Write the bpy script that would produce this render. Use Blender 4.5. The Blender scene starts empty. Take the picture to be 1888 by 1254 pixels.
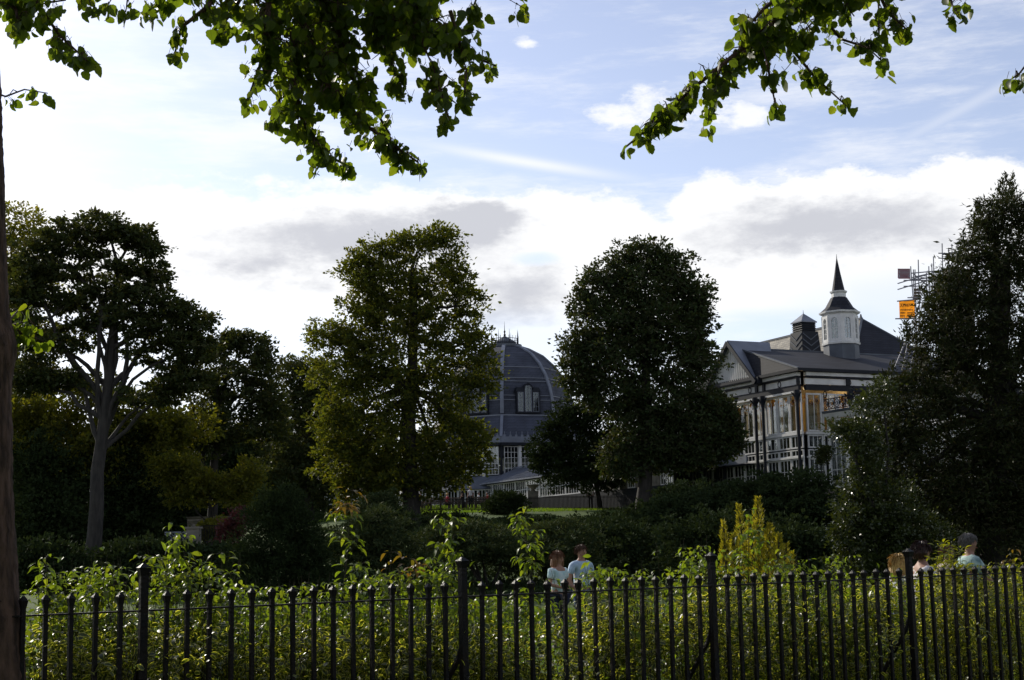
import bpy, math, random
import numpy as np
from mathutils import Vector, Matrix
random.seed(7)
RNG = np.random.default_rng(7)
PI = math.pi
rad = math.radians
S = bpy.context.scene
COL = S.collection

# ------------------------------------------------------------ camera
F, CX, CY = 2750.0, 944.0, 627.0
PITCH, ROLL, EYE = math.atan(398/2750), 0.0195, 1.6
r0 = Vector((1, 0, 0)); fwd = Vector((0, math.cos(PITCH), math.sin(PITCH))); u0 = r0.cross(fwd)
RX = r0*math.cos(ROLL) - u0*math.sin(ROLL)
UX = r0*math.sin(ROLL) + u0*math.cos(ROLL)
cam_d = bpy.data.cameras.new('camera'); cam = bpy.data.objects.new('camera', cam_d); COL.objects.link(cam)
cam_d.sensor_width = 36; cam_d.lens = F/1888*36; cam_d.clip_end = 5000; cam_d.clip_start = 0.1
m = Matrix.Identity(4)
for i in range(3):
    m[i][0] = RX[i]; m[i][1] = UX[i]; m[i][2] = -fwd[i]
m[2][3] = EYE
cam.matrix_world = m
S.camera = cam

def at(px, py, Y):
    """the world point seen at photograph pixel (px, py) that lies Y metres north of the camera"""
    d = RX*((px-CX)/F) - UX*((py-CY)/F) + fwd
    return Vector((0, 0, EYE)) + d*(Y/d.y)

# ------------------------------------------------------------ sky and sun
SUN_AZ, SUN_EL = rad(-36), rad(27)
W = bpy.data.worlds.new('World'); S.world = W; W.use_nodes = True
nt = W.node_tree; nt.nodes.clear()
def nn(t, **k):
    n = nt.nodes.new(t)
    for a, b in k.items(): setattr(n, a, b)
    return n
def put(sock, v):
    if isinstance(v, bpy.types.NodeSocket): nt.links.new(v, sock)
    else: sock.default_value = v
def MA(op, a, b=0.0, c=0.0, clamp=False):
    n = nn('ShaderNodeMath', operation=op, use_clamp=clamp); put(n.inputs[0], a); put(n.inputs[1], b); put(n.inputs[2], c)
    return n.outputs[0]
def sstep(x, lo, hi):
    n = nn('ShaderNodeMapRange', interpolation_type='SMOOTHSTEP'); put(n.inputs[0], x)
    n.inputs[1].default_value = lo; n.inputs[2].default_value = hi
    return n.outputs[0]
def gauss(u, v, cu, cv, su, sv):
    a = MA('DIVIDE', MA('SUBTRACT', u, cu), su); b = MA('DIVIDE', MA('SUBTRACT', v, cv), sv)
    return MA('EXPONENT', MA('MULTIPLY', MA('ADD', MA('MULTIPLY', a, a), MA('MULTIPLY', b, b)), -1.0))
def noise(vec, scale, detail=6, rough=0.55):
    n = nn('ShaderNodeTexNoise'); put(n.inputs['Vector'], vec); n.inputs['Scale'].default_value = scale
    n.inputs['Detail'].default_value = detail; n.inputs['Roughness'].default_value = rough
    return n.outputs[0]
def mixc(f, a, b):
    n = nn('ShaderNodeMix', data_type='RGBA'); put(n.inputs[0], f); put(n.inputs[6], a); put(n.inputs[7], b)
    return n.outputs[2]
sky = nn('ShaderNodeTexSky', sky_type='NISHITA'); sky.sun_disc = False
sky.sun_elevation = SUN_EL; sky.sun_rotation = SUN_AZ; sky.air_density = 1.0; sky.dust_density = 0.25; sky.ozone_density = 1.5
tc = nn('ShaderNodeTexCoord'); D = tc.outputs['Generated']
sp = nn('ShaderNodeSeparateXYZ'); nt.links.new(D, sp.inputs[0]); dx, dy, dz = sp.outputs
U = MA('MULTIPLY', MA('ARCTAN2', dx, dy), 2.75)          # azimuth, 2.75 units per radian
V = MA('MULTIPLY', MA('ARCSINE', dz), 2.75)              # elevation, the same units
mp = nn('ShaderNodeMapping'); mp.inputs['Scale'].default_value = (1, 1, 2.2); nt.links.new(D, mp.inputs[0])
DS = mp.outputs[0]
n1 = noise(DS, 7.5, 9, 0.6); n2 = noise(DS, 3.2, 5, 0.5); n3 = noise(DS, 16, 7, 0.62)
# cumulus bank
top = MA('SUBTRACT', 0.69, MA('MULTIPLY', gauss(U, U, 0.285, 0.285, 0.06, 0.06), 0.05))
n4 = noise(DS, 26, 10, 0.7)
s = MA('ADD', MA('SUBTRACT', top, V), MA('ADD', MA('MULTIPLY', MA('SUBTRACT', n1, 0.5), 0.20), MA('MULTIPLY', MA('SUBTRACT', n4, 0.5), 0.10)))
bank = sstep(s, -0.004, 0.028)
low = sstep(MA('ADD', V, MA('MULTIPLY', MA('SUBTRACT', n2, 0.5), 0.35)), 0.36, 0.50)   # the bank thins towards the horizon
gap = MA('ADD', gauss(U, V, 0.05, 0.545, 0.075, 0.022), gauss(U, V, 0.47, 0.40, 0.30, 0.05))
gap = sstep(MA('ADD', gap, MA('MULTIPLY', MA('SUBTRACT', n1, 0.5), 1.1)), 0.45, 0.95)
bank = MA('MULTIPLY', bank, MA('SUBTRACT', 1.0, MA('MULTIPLY', gap, 0.75)))
bank = MA('MULTIPLY', bank, MA('ADD', 0.42, MA('MULTIPLY', low, 0.58)))
# single puffs and streaks above the bank
p = MA('MAXIMUM', gauss(U, V, 0.27, 0.80, 0.13, 0.055), gauss(U, V, 0.035, 0.935, 0.035, 0.018))
p = MA('MAXIMUM', p, MA('MULTIPLY', gauss(U, V, 0.42, 0.80, 0.10, 0.05), 0.8))
puff = sstep(MA('ADD', p, MA('ADD', MA('MULTIPLY', MA('SUBTRACT', n3, 0.5), 2.2), MA('MULTIPLY', MA('SUBTRACT', n4, 0.5), 1.6))), 0.5, 1.05)
st = gauss(U, MA('ADD', V, MA('MULTIPLY', U, 0.18)), 0.03, 0.727, 0.16, 0.010)
st = MA('ADD', st, MA('MULTIPLY', gauss(U, MA('SUBTRACT', V, MA('MULTIPLY', U, 0.42)), 0.85, 0.415, 0.2, 0.011), 0.35))
mc = nn('ShaderNodeMapping'); mc.inputs['Scale'].default_value = (1.2, 1.2, 7); mc.inputs['Rotation'].default_value = (0, rad(18), 0); nt.links.new(D, mc.inputs[0])
cir = MA('MULTIPLY', sstep(noise(mc.outputs[0], 4.5, 9, 0.66), 0.44, 0.70), 0.62)
cl = MA('MAXIMUM', MA('MAXIMUM', bank, MA('MULTIPLY', puff, 0.9)), MA('MAXIMUM', MA('MULTIPLY', st, 0.75), cir), clamp=True)
# grey undersides of the bank
gu = MA('ADD', U, MA('MULTIPLY', MA('SUBTRACT', n1, 0.5), 0.5)); gv = MA('ADD', V, MA('MULTIPLY', MA('SUBTRACT', n3, 0.5), 0.16))
g = MA('ADD', gauss(gu, gv, -0.30, 0.575, 0.27, 0.068), gauss(gu, gv, -0.08, 0.62, 0.09, 0.04))
g = MA('ADD', g, MA('ADD', gauss(gu, gv, 0.60, 0.575, 0.32, 0.062), MA('MULTIPLY', gauss(gu, gv, 0.035, 0.475, 0.12, 0.05), 0.85)))
grey = sstep(MA('ADD', g, MA('ADD', MA('MULTIPLY', MA('SUBTRACT', n1, 0.5), 0.7), MA('MULTIPLY', MA('SUBTRACT', n4, 0.5), 0.9))), 0.22, 1.0)
ccol = mixc(MA('MULTIPLY', grey, 0.9), (8.1, 8.15, 8.25, 1), (4.6, 4.72, 5.2, 1))
# the bright veil round the sun
sd = Vector((math.sin(SUN_AZ)*math.cos(SUN_EL), math.cos(SUN_AZ)*math.cos(SUN_EL), math.sin(SUN_EL)))
dp = nn('ShaderNodeVectorMath', operation='DOT_PRODUCT'); nt.links.new(D, dp.inputs[0]); dp.inputs[1].default_value = sd
ang = MA('ARCCOSINE', dp.outputs['Value'])
glow = MA('EXPONENT', MA('MULTIPLY', MA('POWER', MA('DIVIDE', ang, 0.30), 2.0), -1.0))
hs = nn('ShaderNodeHueSaturation'); hs.inputs['Saturation'].default_value = 0.74; hs.inputs['Value'].default_value = 1.12; nt.links.new(sky.outputs[0], hs.inputs['Color'])
tn = nn('ShaderNodeVectorMath', operation='MULTIPLY'); nt.links.new(hs.outputs[0], tn.inputs[0]); tn.inputs[1].default_value = (1.02, 0.96, 1.02)
c1 = mixc(cl, tn.outputs[0], ccol)
va = nn('ShaderNodeVectorMath', operation='MULTIPLY_ADD'); nt.links.new(glow, va.inputs[0]); va.inputs[1].default_value = (4.4, 4.2, 4.0); nt.links.new(c1, va.inputs[2])
bg = nn('ShaderNodeBackground'); bg.inputs[1].default_value = 0.15; nt.links.new(va.outputs[0], bg.inputs[0])
wo = nn('ShaderNodeOutputWorld'); nt.links.new(bg.outputs[0], wo.inputs[0])
try: W.cycles.sampling_method = 'MANUAL'; W.cycles.sample_map_resolution = 512
except Exception: pass
sl = bpy.data.lights.new('sun', 'SUN'); sl.energy = 5.0; sl.angle = rad(0.53); sl.color = (1, 0.93, 0.80)
so = bpy.data.objects.new('sun', sl); COL.objects.link(so); so.rotation_euler = sd.to_track_quat('Z', 'Y').to_euler(); so.location = (-40, 60, 60)
S.view_settings.view_transform = 'Standard'; S.view_settings.look = 'None'; S.view_settings.exposure = -0.22; S.view_settings.gamma = 1.0
S.view_settings.use_curve_mapping = False
S.render.engine = 'CYCLES'; S.cycles.max_bounces = 6; S.cycles.transparent_max_bounces = 12; S.cycles.diffuse_bounces = 3; S.cycles.transmission_bounces = 5

# ------------------------------------------------------------ materials
def hexless(c): return (c[0], c[1], c[2], 1)
def mat(name, col, rough=0.7, col2=None, scale=6.0, bump=0.0, bscale=40, spec=0.3, metal=0.0, coords='Object', stretch=None):
    mt = bpy.data.materials.new(name); mt.use_nodes = True; t = mt.node_tree; b = t.nodes['Principled BSDF']
    b.inputs['Base Color'].default_value = hexless(col); b.inputs['Roughness'].default_value = rough
    b.inputs['Specular IOR Level'].default_value = spec; b.inputs['Metallic'].default_value = metal
    tcn = t.nodes.new('ShaderNodeTexCoord'); vec = tcn.outputs[coords]
    if stretch:
        q = t.nodes.new('ShaderNodeMapping'); q.inputs['Scale'].default_value = stretch; t.links.new(vec, q.inputs[0]); vec = q.outputs[0]
    if col2:
        n = t.nodes.new('ShaderNodeTexNoise'); n.inputs['Scale'].default_value = scale; n.inputs['Detail'].default_value = 6
        t.links.new(vec, n.inputs['Vector'])
        r = t.nodes.new('ShaderNodeMapRange'); r.inputs[1].default_value = 0.35; r.inputs[2].default_value = 0.65; t.links.new(n.outputs[0], r.inputs[0])
        x = t.nodes.new('ShaderNodeMix'); x.data_type = 'RGBA'; x.inputs[6].default_value = hexless(col); x.inputs[7].default_value = hexless(col2)
        t.links.new(r.outputs[0], x.inputs[0]); t.links.new(x.outputs[2], b.inputs['Base Color'])
    if bump:
        n = t.nodes.new('ShaderNodeTexNoise'); n.inputs['Scale'].default_value = bscale; n.inputs['Detail'].default_value = 6; t.links.new(vec, n.inputs['Vector'])
        u = t.nodes.new('ShaderNodeBump'); u.inputs['Strength'].default_value = bump; u.inputs['Distance'].default_value = 0.03
        t.links.new(n.outputs[0], u.inputs['Height']); t.links.new(u.outputs[0], b.inputs['Normal'])
    return mt

def leafmat(name, cols, trans=0.4, tcol=None, rough=0.45, spec=0.4, rim=None, veins=False):
    """leaf shader: colour differs from leaf to leaf, part of the light passes through"""
    mt = bpy.data.materials.new(name); mt.use_nodes = True; t = mt.node_tree; b = t.nodes['Principled BSDF']
    out = [n for n in t.nodes if n.type == 'OUTPUT_MATERIAL'][0]
    geo = t.nodes.new('ShaderNodeNewGeometry'); oi = t.nodes.new('ShaderNodeObjectInfo')
    ad = t.nodes.new('ShaderNodeMath'); ad.operation = 'ADD'; t.links.new(geo.outputs['Random Per Island'], ad.inputs[0]); t.links.new(oi.outputs['Random'], ad.inputs[1])
    fr = t.nodes.new('ShaderNodeMath'); fr.operation = 'FRACT'; t.links.new(ad.outputs[0], fr.inputs[0])
    cr = t.nodes.new('ShaderNodeValToRGB'); e = cr.color_ramp.elements
    e[0].color = hexless(cols[0]); e[1].color = hexless(cols[-1])
    for k, c in enumerate(cols[1:-1]):
        x = e.new((k+1)/(len(cols)-1)); x.color = hexless(c)
    t.links.new(fr.outputs[0], cr.inputs[0]); col = cr.outputs[0]
    if rim or veins:
        uv = t.nodes.new('ShaderNodeUVMap'); s3 = t.nodes.new('ShaderNodeSeparateXYZ'); t.links.new(uv.outputs[0], s3.inputs[0])
        def mm(op, a, b2, clamp=False):
            n = t.nodes.new('ShaderNodeMath'); n.operation = op; n.use_clamp = clamp
            for i, v in ((0, a), (1, b2)):
                if isinstance(v, bpy.types.NodeSocket): t.links.new(v, n.inputs[i])
                else: n.inputs[i].default_value = v
            return n.outputs[0]
        au = mm('ABSOLUTE', mm('SUBTRACT', s3.outputs[0], 0.5), 0)
        if rim:
            k = mm('MULTIPLY', mm('SUBTRACT', au, 0.30), 14.0, True); c2 = rim
        else:
            w = mm('SINE', mm('MULTIPLY', mm('ADD', s3.outputs[1], mm('MULTIPLY', au, -0.9)), 42.0), 0)
            k = mm('MAXIMUM', mm('MULTIPLY', mm('SUBTRACT', w, 0.75), 2.0, True), mm('MULTIPLY', mm('SUBTRACT', 0.03, au), 40.0, True))
            k = mm('MULTIPLY', k, 0.55); c2 = tuple(v*0.45 for v in cols[0])
        x = t.nodes.new('ShaderNodeMix'); x.data_type = 'RGBA'; t.links.new(k, x.inputs[0]); t.links.new(col, x.inputs[6]); x.inputs[7].default_value = hexless(c2)
        col = x.outputs[2]
    t.links.new(col, b.inputs['Base Color']); b.inputs['Roughness'].default_value = rough; b.inputs['Specular IOR Level'].default_value = spec
    tr = t.nodes.new('ShaderNodeBsdfTranslucent')
    g = t.nodes.new('ShaderNodeVectorMath'); g.operation = 'MULTIPLY'; t.links.new(col, g.inputs[0]); g.inputs[1].default_value = tcol or (1.7, 1.6, 0.5)
    t.links.new(g.outputs[0], tr.inputs[0])
    mx = t.nodes.new('ShaderNodeMixShader'); mx.inputs[0].default_value = trans
    t.links.new(b.outputs[0], mx.inputs[1]); t.links.new(tr.outputs[0], mx.inputs[2]); t.links.new(mx.outputs[0], out.inputs[0])
    return mt

def glassmat(name, tint=0.55, refl=0.25):
    mt = bpy.data.materials.new(name); mt.use_nodes = True; t = mt.node_tree; t.nodes.remove(t.nodes['Principled BSDF'])
    out = [n for n in t.nodes if n.type == 'OUTPUT_MATERIAL'][0]
    a = t.nodes.new('ShaderNodeBsdfTransparent'); a.inputs[0].default_value = (tint, tint*1.03, tint, 1)
    b = t.nodes.new('ShaderNodeBsdfGlossy'); b.inputs['Roughness'].default_value = 0.04; b.inputs[0].default_value = (.8, .85, .9, 1)
    n = t.nodes.new('ShaderNodeTexNoise'); n.inputs['Scale'].default_value = 1.3; u = t.nodes.new('ShaderNodeBump'); u.inputs['Strength'].default_value = 0.25
    tcn = t.nodes.new('ShaderNodeTexCoord'); t.links.new(tcn.outputs['Object'], n.inputs['Vector']); t.links.new(n.outputs[0], u.inputs['Height']); t.links.new(u.outputs[0], b.inputs['Normal'])
    x = t.nodes.new('ShaderNodeMixShader'); x.inputs[0].default_value = refl
    t.links.new(a.outputs[0], x.inputs[1]); t.links.new(b.outputs[0], x.inputs[2]); t.links.new(x.outputs[0], out.inputs[0])
    return mt

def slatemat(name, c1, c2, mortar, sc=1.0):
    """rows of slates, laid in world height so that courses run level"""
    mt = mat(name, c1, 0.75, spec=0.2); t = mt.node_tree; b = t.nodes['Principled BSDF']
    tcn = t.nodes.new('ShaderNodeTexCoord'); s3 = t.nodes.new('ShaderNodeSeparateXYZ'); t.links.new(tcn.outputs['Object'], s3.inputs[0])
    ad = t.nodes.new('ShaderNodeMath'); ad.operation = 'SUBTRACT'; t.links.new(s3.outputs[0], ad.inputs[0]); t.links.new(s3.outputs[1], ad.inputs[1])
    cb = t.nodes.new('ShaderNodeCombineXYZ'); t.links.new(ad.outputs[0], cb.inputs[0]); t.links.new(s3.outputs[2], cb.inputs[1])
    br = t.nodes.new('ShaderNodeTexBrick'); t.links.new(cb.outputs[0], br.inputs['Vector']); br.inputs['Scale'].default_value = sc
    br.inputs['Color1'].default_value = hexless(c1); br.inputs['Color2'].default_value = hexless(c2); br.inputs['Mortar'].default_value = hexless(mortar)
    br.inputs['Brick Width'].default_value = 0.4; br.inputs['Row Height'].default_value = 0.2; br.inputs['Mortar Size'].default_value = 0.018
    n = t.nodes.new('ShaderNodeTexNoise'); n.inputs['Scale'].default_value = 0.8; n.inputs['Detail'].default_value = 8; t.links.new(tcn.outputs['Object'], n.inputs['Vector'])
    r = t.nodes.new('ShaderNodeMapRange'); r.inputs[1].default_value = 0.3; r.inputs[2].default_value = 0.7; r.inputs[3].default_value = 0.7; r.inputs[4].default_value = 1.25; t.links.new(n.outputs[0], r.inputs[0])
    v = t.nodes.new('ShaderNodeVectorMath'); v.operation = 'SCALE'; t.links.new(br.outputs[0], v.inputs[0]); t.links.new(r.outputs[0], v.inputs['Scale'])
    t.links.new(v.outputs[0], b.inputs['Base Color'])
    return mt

IRON = mat('black_iron', (0.006, 0.007, 0.010), 0.5, (0.016, 0.011, 0.009), 9, 0.3, 60, spec=0.15)
BARK = mat('bark', (0.13, 0.078, 0.058), 0.9, (0.035, 0.022, 0.017), 7, 1.0, 14, stretch=(4, 4, 0.8))
BARKD = mat('dark_bark', (0.035, 0.030, 0.027), 0.9, (0.02, 0.018, 0.016), 3, 0.8, 8, stretch=(3, 3, 0.7))
BARKG = mat('grey_bark', (0.046, 0.041, 0.038), 0.9, (0.024, 0.022, 0.021), 3, 0.8, 8, stretch=(3, 3, 0.7))
STEM = mat('green_stem', (0.045, 0.035, 0.018), 0.8, (0.03, 0.03, 0.012), 10)
SOIL = mat('soil', (0.05, 0.04, 0.03), 0.95, (0.03, 0.04, 0.015), 2, 0.6, 12)
WHITE = mat('white_paint', (0.70, 0.70, 0.69), 0.6, (0.55, 0.55, 0.54), 1.5, 0.05, 20)
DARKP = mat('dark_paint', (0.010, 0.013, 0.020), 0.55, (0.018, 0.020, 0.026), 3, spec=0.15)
SLATE = slatemat('slate', (0.026, 0.028, 0.038), (0.018, 0.020, 0.029), (0.013, 0.013, 0.018), 1.0)
SLATEW = slatemat('warm_slate', (0.34, 0.31, 0.25), (0.24, 0.22, 0.19), (0.12, 0.11, 0.10), 1.0)  # pale slate; on the hall it is the sunlit copy of the slate
DOMEM = slatemat('dome_cover', (0.060, 0.068, 0.092), (0.052, 0.058, 0.080), (0.04, 0.045, 0.06), 0.8)
LEAD = mat('lead', (0.17, 0.19, 0.24), 0.5, (0.12, 0.135, 0.17), 1.2, 0.1, 8, spec=0.5)
LEADD = mat('dark_lead', (0.10, 0.115, 0.14), 0.6, (0.07, 0.08, 0.10), 1.2, 0.1, 8)
STONE = mat('stone', (0.20, 0.18, 0.15), 0.9, (0.11, 0.10, 0.085), 2.5, 0.4, 14)
GLASS = glassmat('window_glass', 0.8, 0.13)
GLASSD = glassmat('dark_window_glass', 0.7, 0.05)
GLASSB = glassmat('pale_window_glass', 0.6, 0.16)
GOLD = leafmat('gold_curtain', [(0.75, 0.42, 0.10), (0.85, 0.52, 0.16), (0.70, 0.36, 0.08)], 0.5, (1.0, 1.0, 0.9), 0.8, 0.1)
RUST = mat('rust_cloth', (0.30, 0.09, 0.03), 0.9, (0.2, 0.06, 0.02), 5)
CURT = mat('cream_curtain', (0.50, 0.42, 0.27), 0.9, (0.38, 0.32, 0.22), 3)
METAL = mat('galvanised_steel', (0.20, 0.20, 0.23), 0.45, (0.13, 0.13, 0.15), 4, metal=0.6)
ORANGE = leafmat('orange_cloth', [(0.95, 0.34, 0.02), (0.95, 0.34, 0.02)], 0.5, (1.0, 1.0, 1.0), 0.7, 0.2)
SIGNB = mat('grey_sign', (0.36, 0.33, 0.38), 0.6, (0.30, 0.27, 0.31), 3)
SIGNR = mat('red_sign_print', (0.25, 0.07, 0.10), 0.6, (0.28, 0.1, 0.12), 3)
INK = mat('black_ink', (0.02, 0.015, 0.01), 0.7, (0.03, 0.02, 0.015), 3)
WOOD = mat('old_wood', (0.16, 0.12, 0.09), 0.7, (0.10, 0.08, 0.06), 6, 0.3, 20)

LIME = leafmat('linden_leaf', [(0.055, 0.09, 0.016), (0.075, 0.115, 0.02), (0.045, 0.075, 0.018), (0.10, 0.13, 0.02)], 0.58, (3.0, 2.7, 0.55), 0.42, 0.3, veins=True)
TREEL = leafmat('oak_green', [(0.055, 0.075, 0.018), (0.075, 0.09, 0.02), (0.035, 0.052, 0.016), (0.09, 0.09, 0.02)], 0.46, (2.5, 2.15, 0.45), 0.6, 0.08)
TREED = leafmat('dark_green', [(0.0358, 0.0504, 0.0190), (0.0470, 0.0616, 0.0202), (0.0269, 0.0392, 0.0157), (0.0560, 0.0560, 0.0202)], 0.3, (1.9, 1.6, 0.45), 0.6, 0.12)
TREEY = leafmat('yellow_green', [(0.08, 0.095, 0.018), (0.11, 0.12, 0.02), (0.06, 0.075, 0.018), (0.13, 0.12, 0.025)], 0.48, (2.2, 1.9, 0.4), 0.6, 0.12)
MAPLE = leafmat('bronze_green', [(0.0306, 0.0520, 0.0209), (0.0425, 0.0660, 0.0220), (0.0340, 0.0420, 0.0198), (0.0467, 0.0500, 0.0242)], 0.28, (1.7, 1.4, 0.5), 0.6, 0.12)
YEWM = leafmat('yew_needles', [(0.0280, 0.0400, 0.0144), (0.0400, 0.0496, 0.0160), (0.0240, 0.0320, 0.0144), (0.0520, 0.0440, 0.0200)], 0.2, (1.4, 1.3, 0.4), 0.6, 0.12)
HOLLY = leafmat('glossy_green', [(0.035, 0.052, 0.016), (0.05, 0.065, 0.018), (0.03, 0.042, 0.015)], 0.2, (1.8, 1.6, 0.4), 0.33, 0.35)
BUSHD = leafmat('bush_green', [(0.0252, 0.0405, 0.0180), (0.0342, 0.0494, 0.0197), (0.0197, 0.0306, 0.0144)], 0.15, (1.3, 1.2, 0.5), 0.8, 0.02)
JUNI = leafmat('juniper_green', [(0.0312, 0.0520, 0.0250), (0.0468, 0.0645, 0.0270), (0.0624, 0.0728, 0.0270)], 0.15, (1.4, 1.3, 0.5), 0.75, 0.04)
GOLDC = leafmat('golden_conifer', [(0.2700, 0.2565, 0.0297), (0.3780, 0.3375, 0.0405), (0.1890, 0.2025, 0.0270)], 0.4, (1.5, 1.35, 0.4), 0.6, 0.2)
REDL = leafmat('red_leaves', [(0.0660, 0.0193, 0.0220), (0.0935, 0.0330, 0.0330), (0.0495, 0.0220, 0.0165)], 0.35, (1.5, 0.9, 0.8), 0.5, 0.3)
HEDG = leafmat('hedge_leaf', [(0.0532, 0.0840, 0.0151), (0.0754, 0.1092, 0.0185), (0.0444, 0.0672, 0.0151), (0.1065, 0.1176, 0.0252)], 0.45, (2.2, 2.1, 0.45), 0.42, 0.3)
DROOP = leafmat('drooping_leaf', [(0.0903, 0.1380, 0.0248), (0.1204, 0.1725, 0.0293), (0.0783, 0.1150, 0.0225), (0.1565, 0.1840, 0.0338)], 0.5, (2.2, 2.1, 0.45), 0.42, 0.3)
VARI = leafmat('variegated_leaf', [(0.0472, 0.0702, 0.0168), (0.0629, 0.0842, 0.0187), (0.0367, 0.0562, 0.0150)], 0.48, (2.2, 2.1, 0.5), 0.36, 0.5, rim=(0.42, 0.41, 0.14))
BRIGHT = leafmat('bright_leaf', [(0.17, 0.20, 0.02), (0.22, 0.24, 0.03), (0.13, 0.16, 0.02)], 0.5, (1.8, 1.6, 0.4), 0.4, 0.3)
REDTIP = leafmat('bronze_tip', [(0.14, 0.11, 0.025), (0.16, 0.10, 0.03), (0.12, 0.13, 0.025)], 0.45, (1.7, 1.35, 0.4), 0.42, 0.3)
BLADE = leafmat('grass_blade', [(0.09, 0.15, 0.02), (0.12, 0.18, 0.024), (0.075, 0.12, 0.018)], 0.5, (1.8, 1.8, 0.4), 0.5, 0.3)

# ------------------------------------------------------------ objects
ORG = {}
def tag(o, label=None, cat=None, group=None, kind=None):
    for k, v in (('label', label), ('category', cat), ('group', group), ('kind', kind)):
        if v: o[k] = v
    return o
def thing(name, label, cat, loc, group=None):
    o = bpy.data.objects.new(name, None); COL.objects.link(o); o.location = Vector(loc); o.empty_display_size = 0.2
    ORG[o.name] = Vector(loc); return tag(o, label, cat, group)
def origin(p): return ORG[p.name] if p else Vector((0, 0, 0))
def link(name, me, parent=None, kind=None, loc=None):
    o = bpy.data.objects.new(name, me); COL.objects.link(o)
    if parent: o.parent = parent
    ORG[o.name] = origin(parent)
    if loc is not None: o.location = loc
    if kind: o['kind'] = kind
    return o
def raw(name, verts, faces, mats, mi=None, smooth=False):
    me = bpy.data.meshes.new(name); me.from_pydata([tuple(v) for v in verts], [], faces)
    for q in (mats if isinstance(mats, (list, tuple)) else [mats]): me.materials.append(q)
    if mi is not None: me.polygons.foreach_set('material_index', mi)
    if smooth: me.polygons.foreach_set('use_smooth', [True]*len(me.polygons))
    me.update(); return me
class MB:
    """collects solids in world coordinates; build() links them as one mesh object"""
    def __init__(s): s.v = []; s.f = []; s.sm = False
    def add(s, v, f):
        n = len(s.v); s.v += [Vector(q) for q in v]; s.f += [tuple(i+n for i in q) for q in f]; return s
    def hexa(s, b, t):   # bottom quad, top quad
        return s.add(list(b)+list(t), [(3, 2, 1, 0), (4, 5, 6, 7), (0, 1, 5, 4), (1, 2, 6, 5), (2, 3, 7, 6), (3, 0, 4, 7)])
    def box(s, c, e1, e2, e3):  # centre, three half-axis vectors
        c = Vector(c); e1 = Vector(e1); e2 = Vector(e2); e3 = Vector(e3)
        return s.hexa([c-e1-e2-e3, c+e1-e2-e3, c+e1+e2-e3, c-e1+e2-e3], [c-e1-e2+e3, c+e1-e2+e3, c+e1+e2+e3, c-e1+e2+e3])
    def beam(s, a, b, w, h=None, up=(0, 0, 1)):
        a = Vector(a); b = Vector(b); d = b-a; L = d.length
        if L < 1e-6: return s
        d.normalize(); up = Vector(up)
        if abs(d.dot(up)) > 0.98: up = Vector((0.3, 1, 0)).normalized()
        x = d.cross(up).normalized(); z = x.cross(d).normalized()
        return s.box((a+b)/2, x*(w/2), d*(L/2), z*((h or w)/2))
    def tube(s, pts, radii, n=6, cap=True):
        pts = [Vector(p) for p in pts]; rings = []
        for i, p in enumerate(pts):
            d = (pts[min(i+1, len(pts)-1)]-pts[max(i-1, 0)]).normalized()
            up = Vector((0, 0, 1)) if abs(d.z) < 0.9 else Vector((0, 1, 0))
            x = d.cross(up).normalized(); y = x.cross(d)
            r = radii[i] if not np.isscalar(radii) else radii
            rings.append([p + x*(r*math.cos(2*PI*k/n)) + y*(r*math.sin(2*PI*k/n)) for k in range(n)])
        v = [q for r in rings for q in r]; f = []
        for i in range(len(pts)-1):
            for k in range(n):
                f.append((i*n+k, i*n+(k+1) % n, (i+1)*n+(k+1) % n, (i+1)*n+k))
        if cap: f.append(tuple(range(n))); f.append(tuple((len(pts)-1)*n+k for k in reversed(range(n))))
        return s.add(v, f)
    def lathe(s, c, prof, n=8, rot=0.0):   # prof: (r, z)
        c = Vector(c); v = []; f = []
        for r, z in prof:
            for k in range(n): v.append(c + Vector((r*math.sin(rot+2*PI*k/n), -r*math.cos(rot+2*PI*k/n), z)))
        for i in range(len(prof)-1):
            for k in range(n): f.append((i*n+k, i*n+(k+1) % n, (i+1)*n+(k+1) % n, (i+1)*n+k))
        f.append(tuple(reversed(range(n)))); f.append(tuple((len(prof)-1)*n+k for k in range(n)))
        return s.add(v, f)
    def build(s, name, mats, parent=None, kind=None, smooth=False, **t):
        o0 = origin(parent)
        me = raw(name, [q-o0 for q in s.v], s.f, mats, smooth=smooth)
        o = link(name, me, parent, kind); 
        if t: tag(o, **t)
        return o

# ------------------------------------------------------------ ground
def hgt(x, y):
    x = np.asarray(x, float); y = np.asarray(y, float)
    left = 1/(1+np.exp((x+0.16*y+1.5)/3.0))             # lower ground on the left
    def ss(a, b, v): q = np.clip((v-a)/(b-a), 0, 1); return q*q*(3-2*q)
    bank = 4.7*ss(46, 104, y)*0.55 + 4.7*np.clip((y-46)/58, 0, 1)*0.45
    bank = bank*(1-0.55*left*(1-ss(100, 200, y)))
    return bank + 1.1*ss(104, 124, y) + 0.04*np.sin(x*0.7)*np.sin(y*0.5)
def H(x, y): return float(hgt(x, y))
GR = mat('grass_ground', (0.07, 0.11, 0.02), 0.9, (0.045, 0.075, 0.016), 0.9, 0.6, 25, spec=0.15)
ys = np.concatenate([np.linspace(-30, 140, 90), np.geomspace(145, 3000, 24)])
xs = np.concatenate([-np.geomspace(1800, 72, 16), np.linspace(-70, 70, 80), np.geomspace(72, 1800, 16)])
XX, YY = np.meshgrid(xs, ys); ZZ = hgt(XX, YY)
gv = np.stack([XX, YY, ZZ], -1).reshape(-1, 3).tolist(); nx = len(xs)
gf = [(j*nx+i, j*nx+i+1, (j+1)*nx+i+1, (j+1)*nx+i) for j in range(len(ys)-1) for i in range(nx-1)]
go = link('ground', raw('ground', gv, gf, GR, smooth=True), kind='structure')

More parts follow.
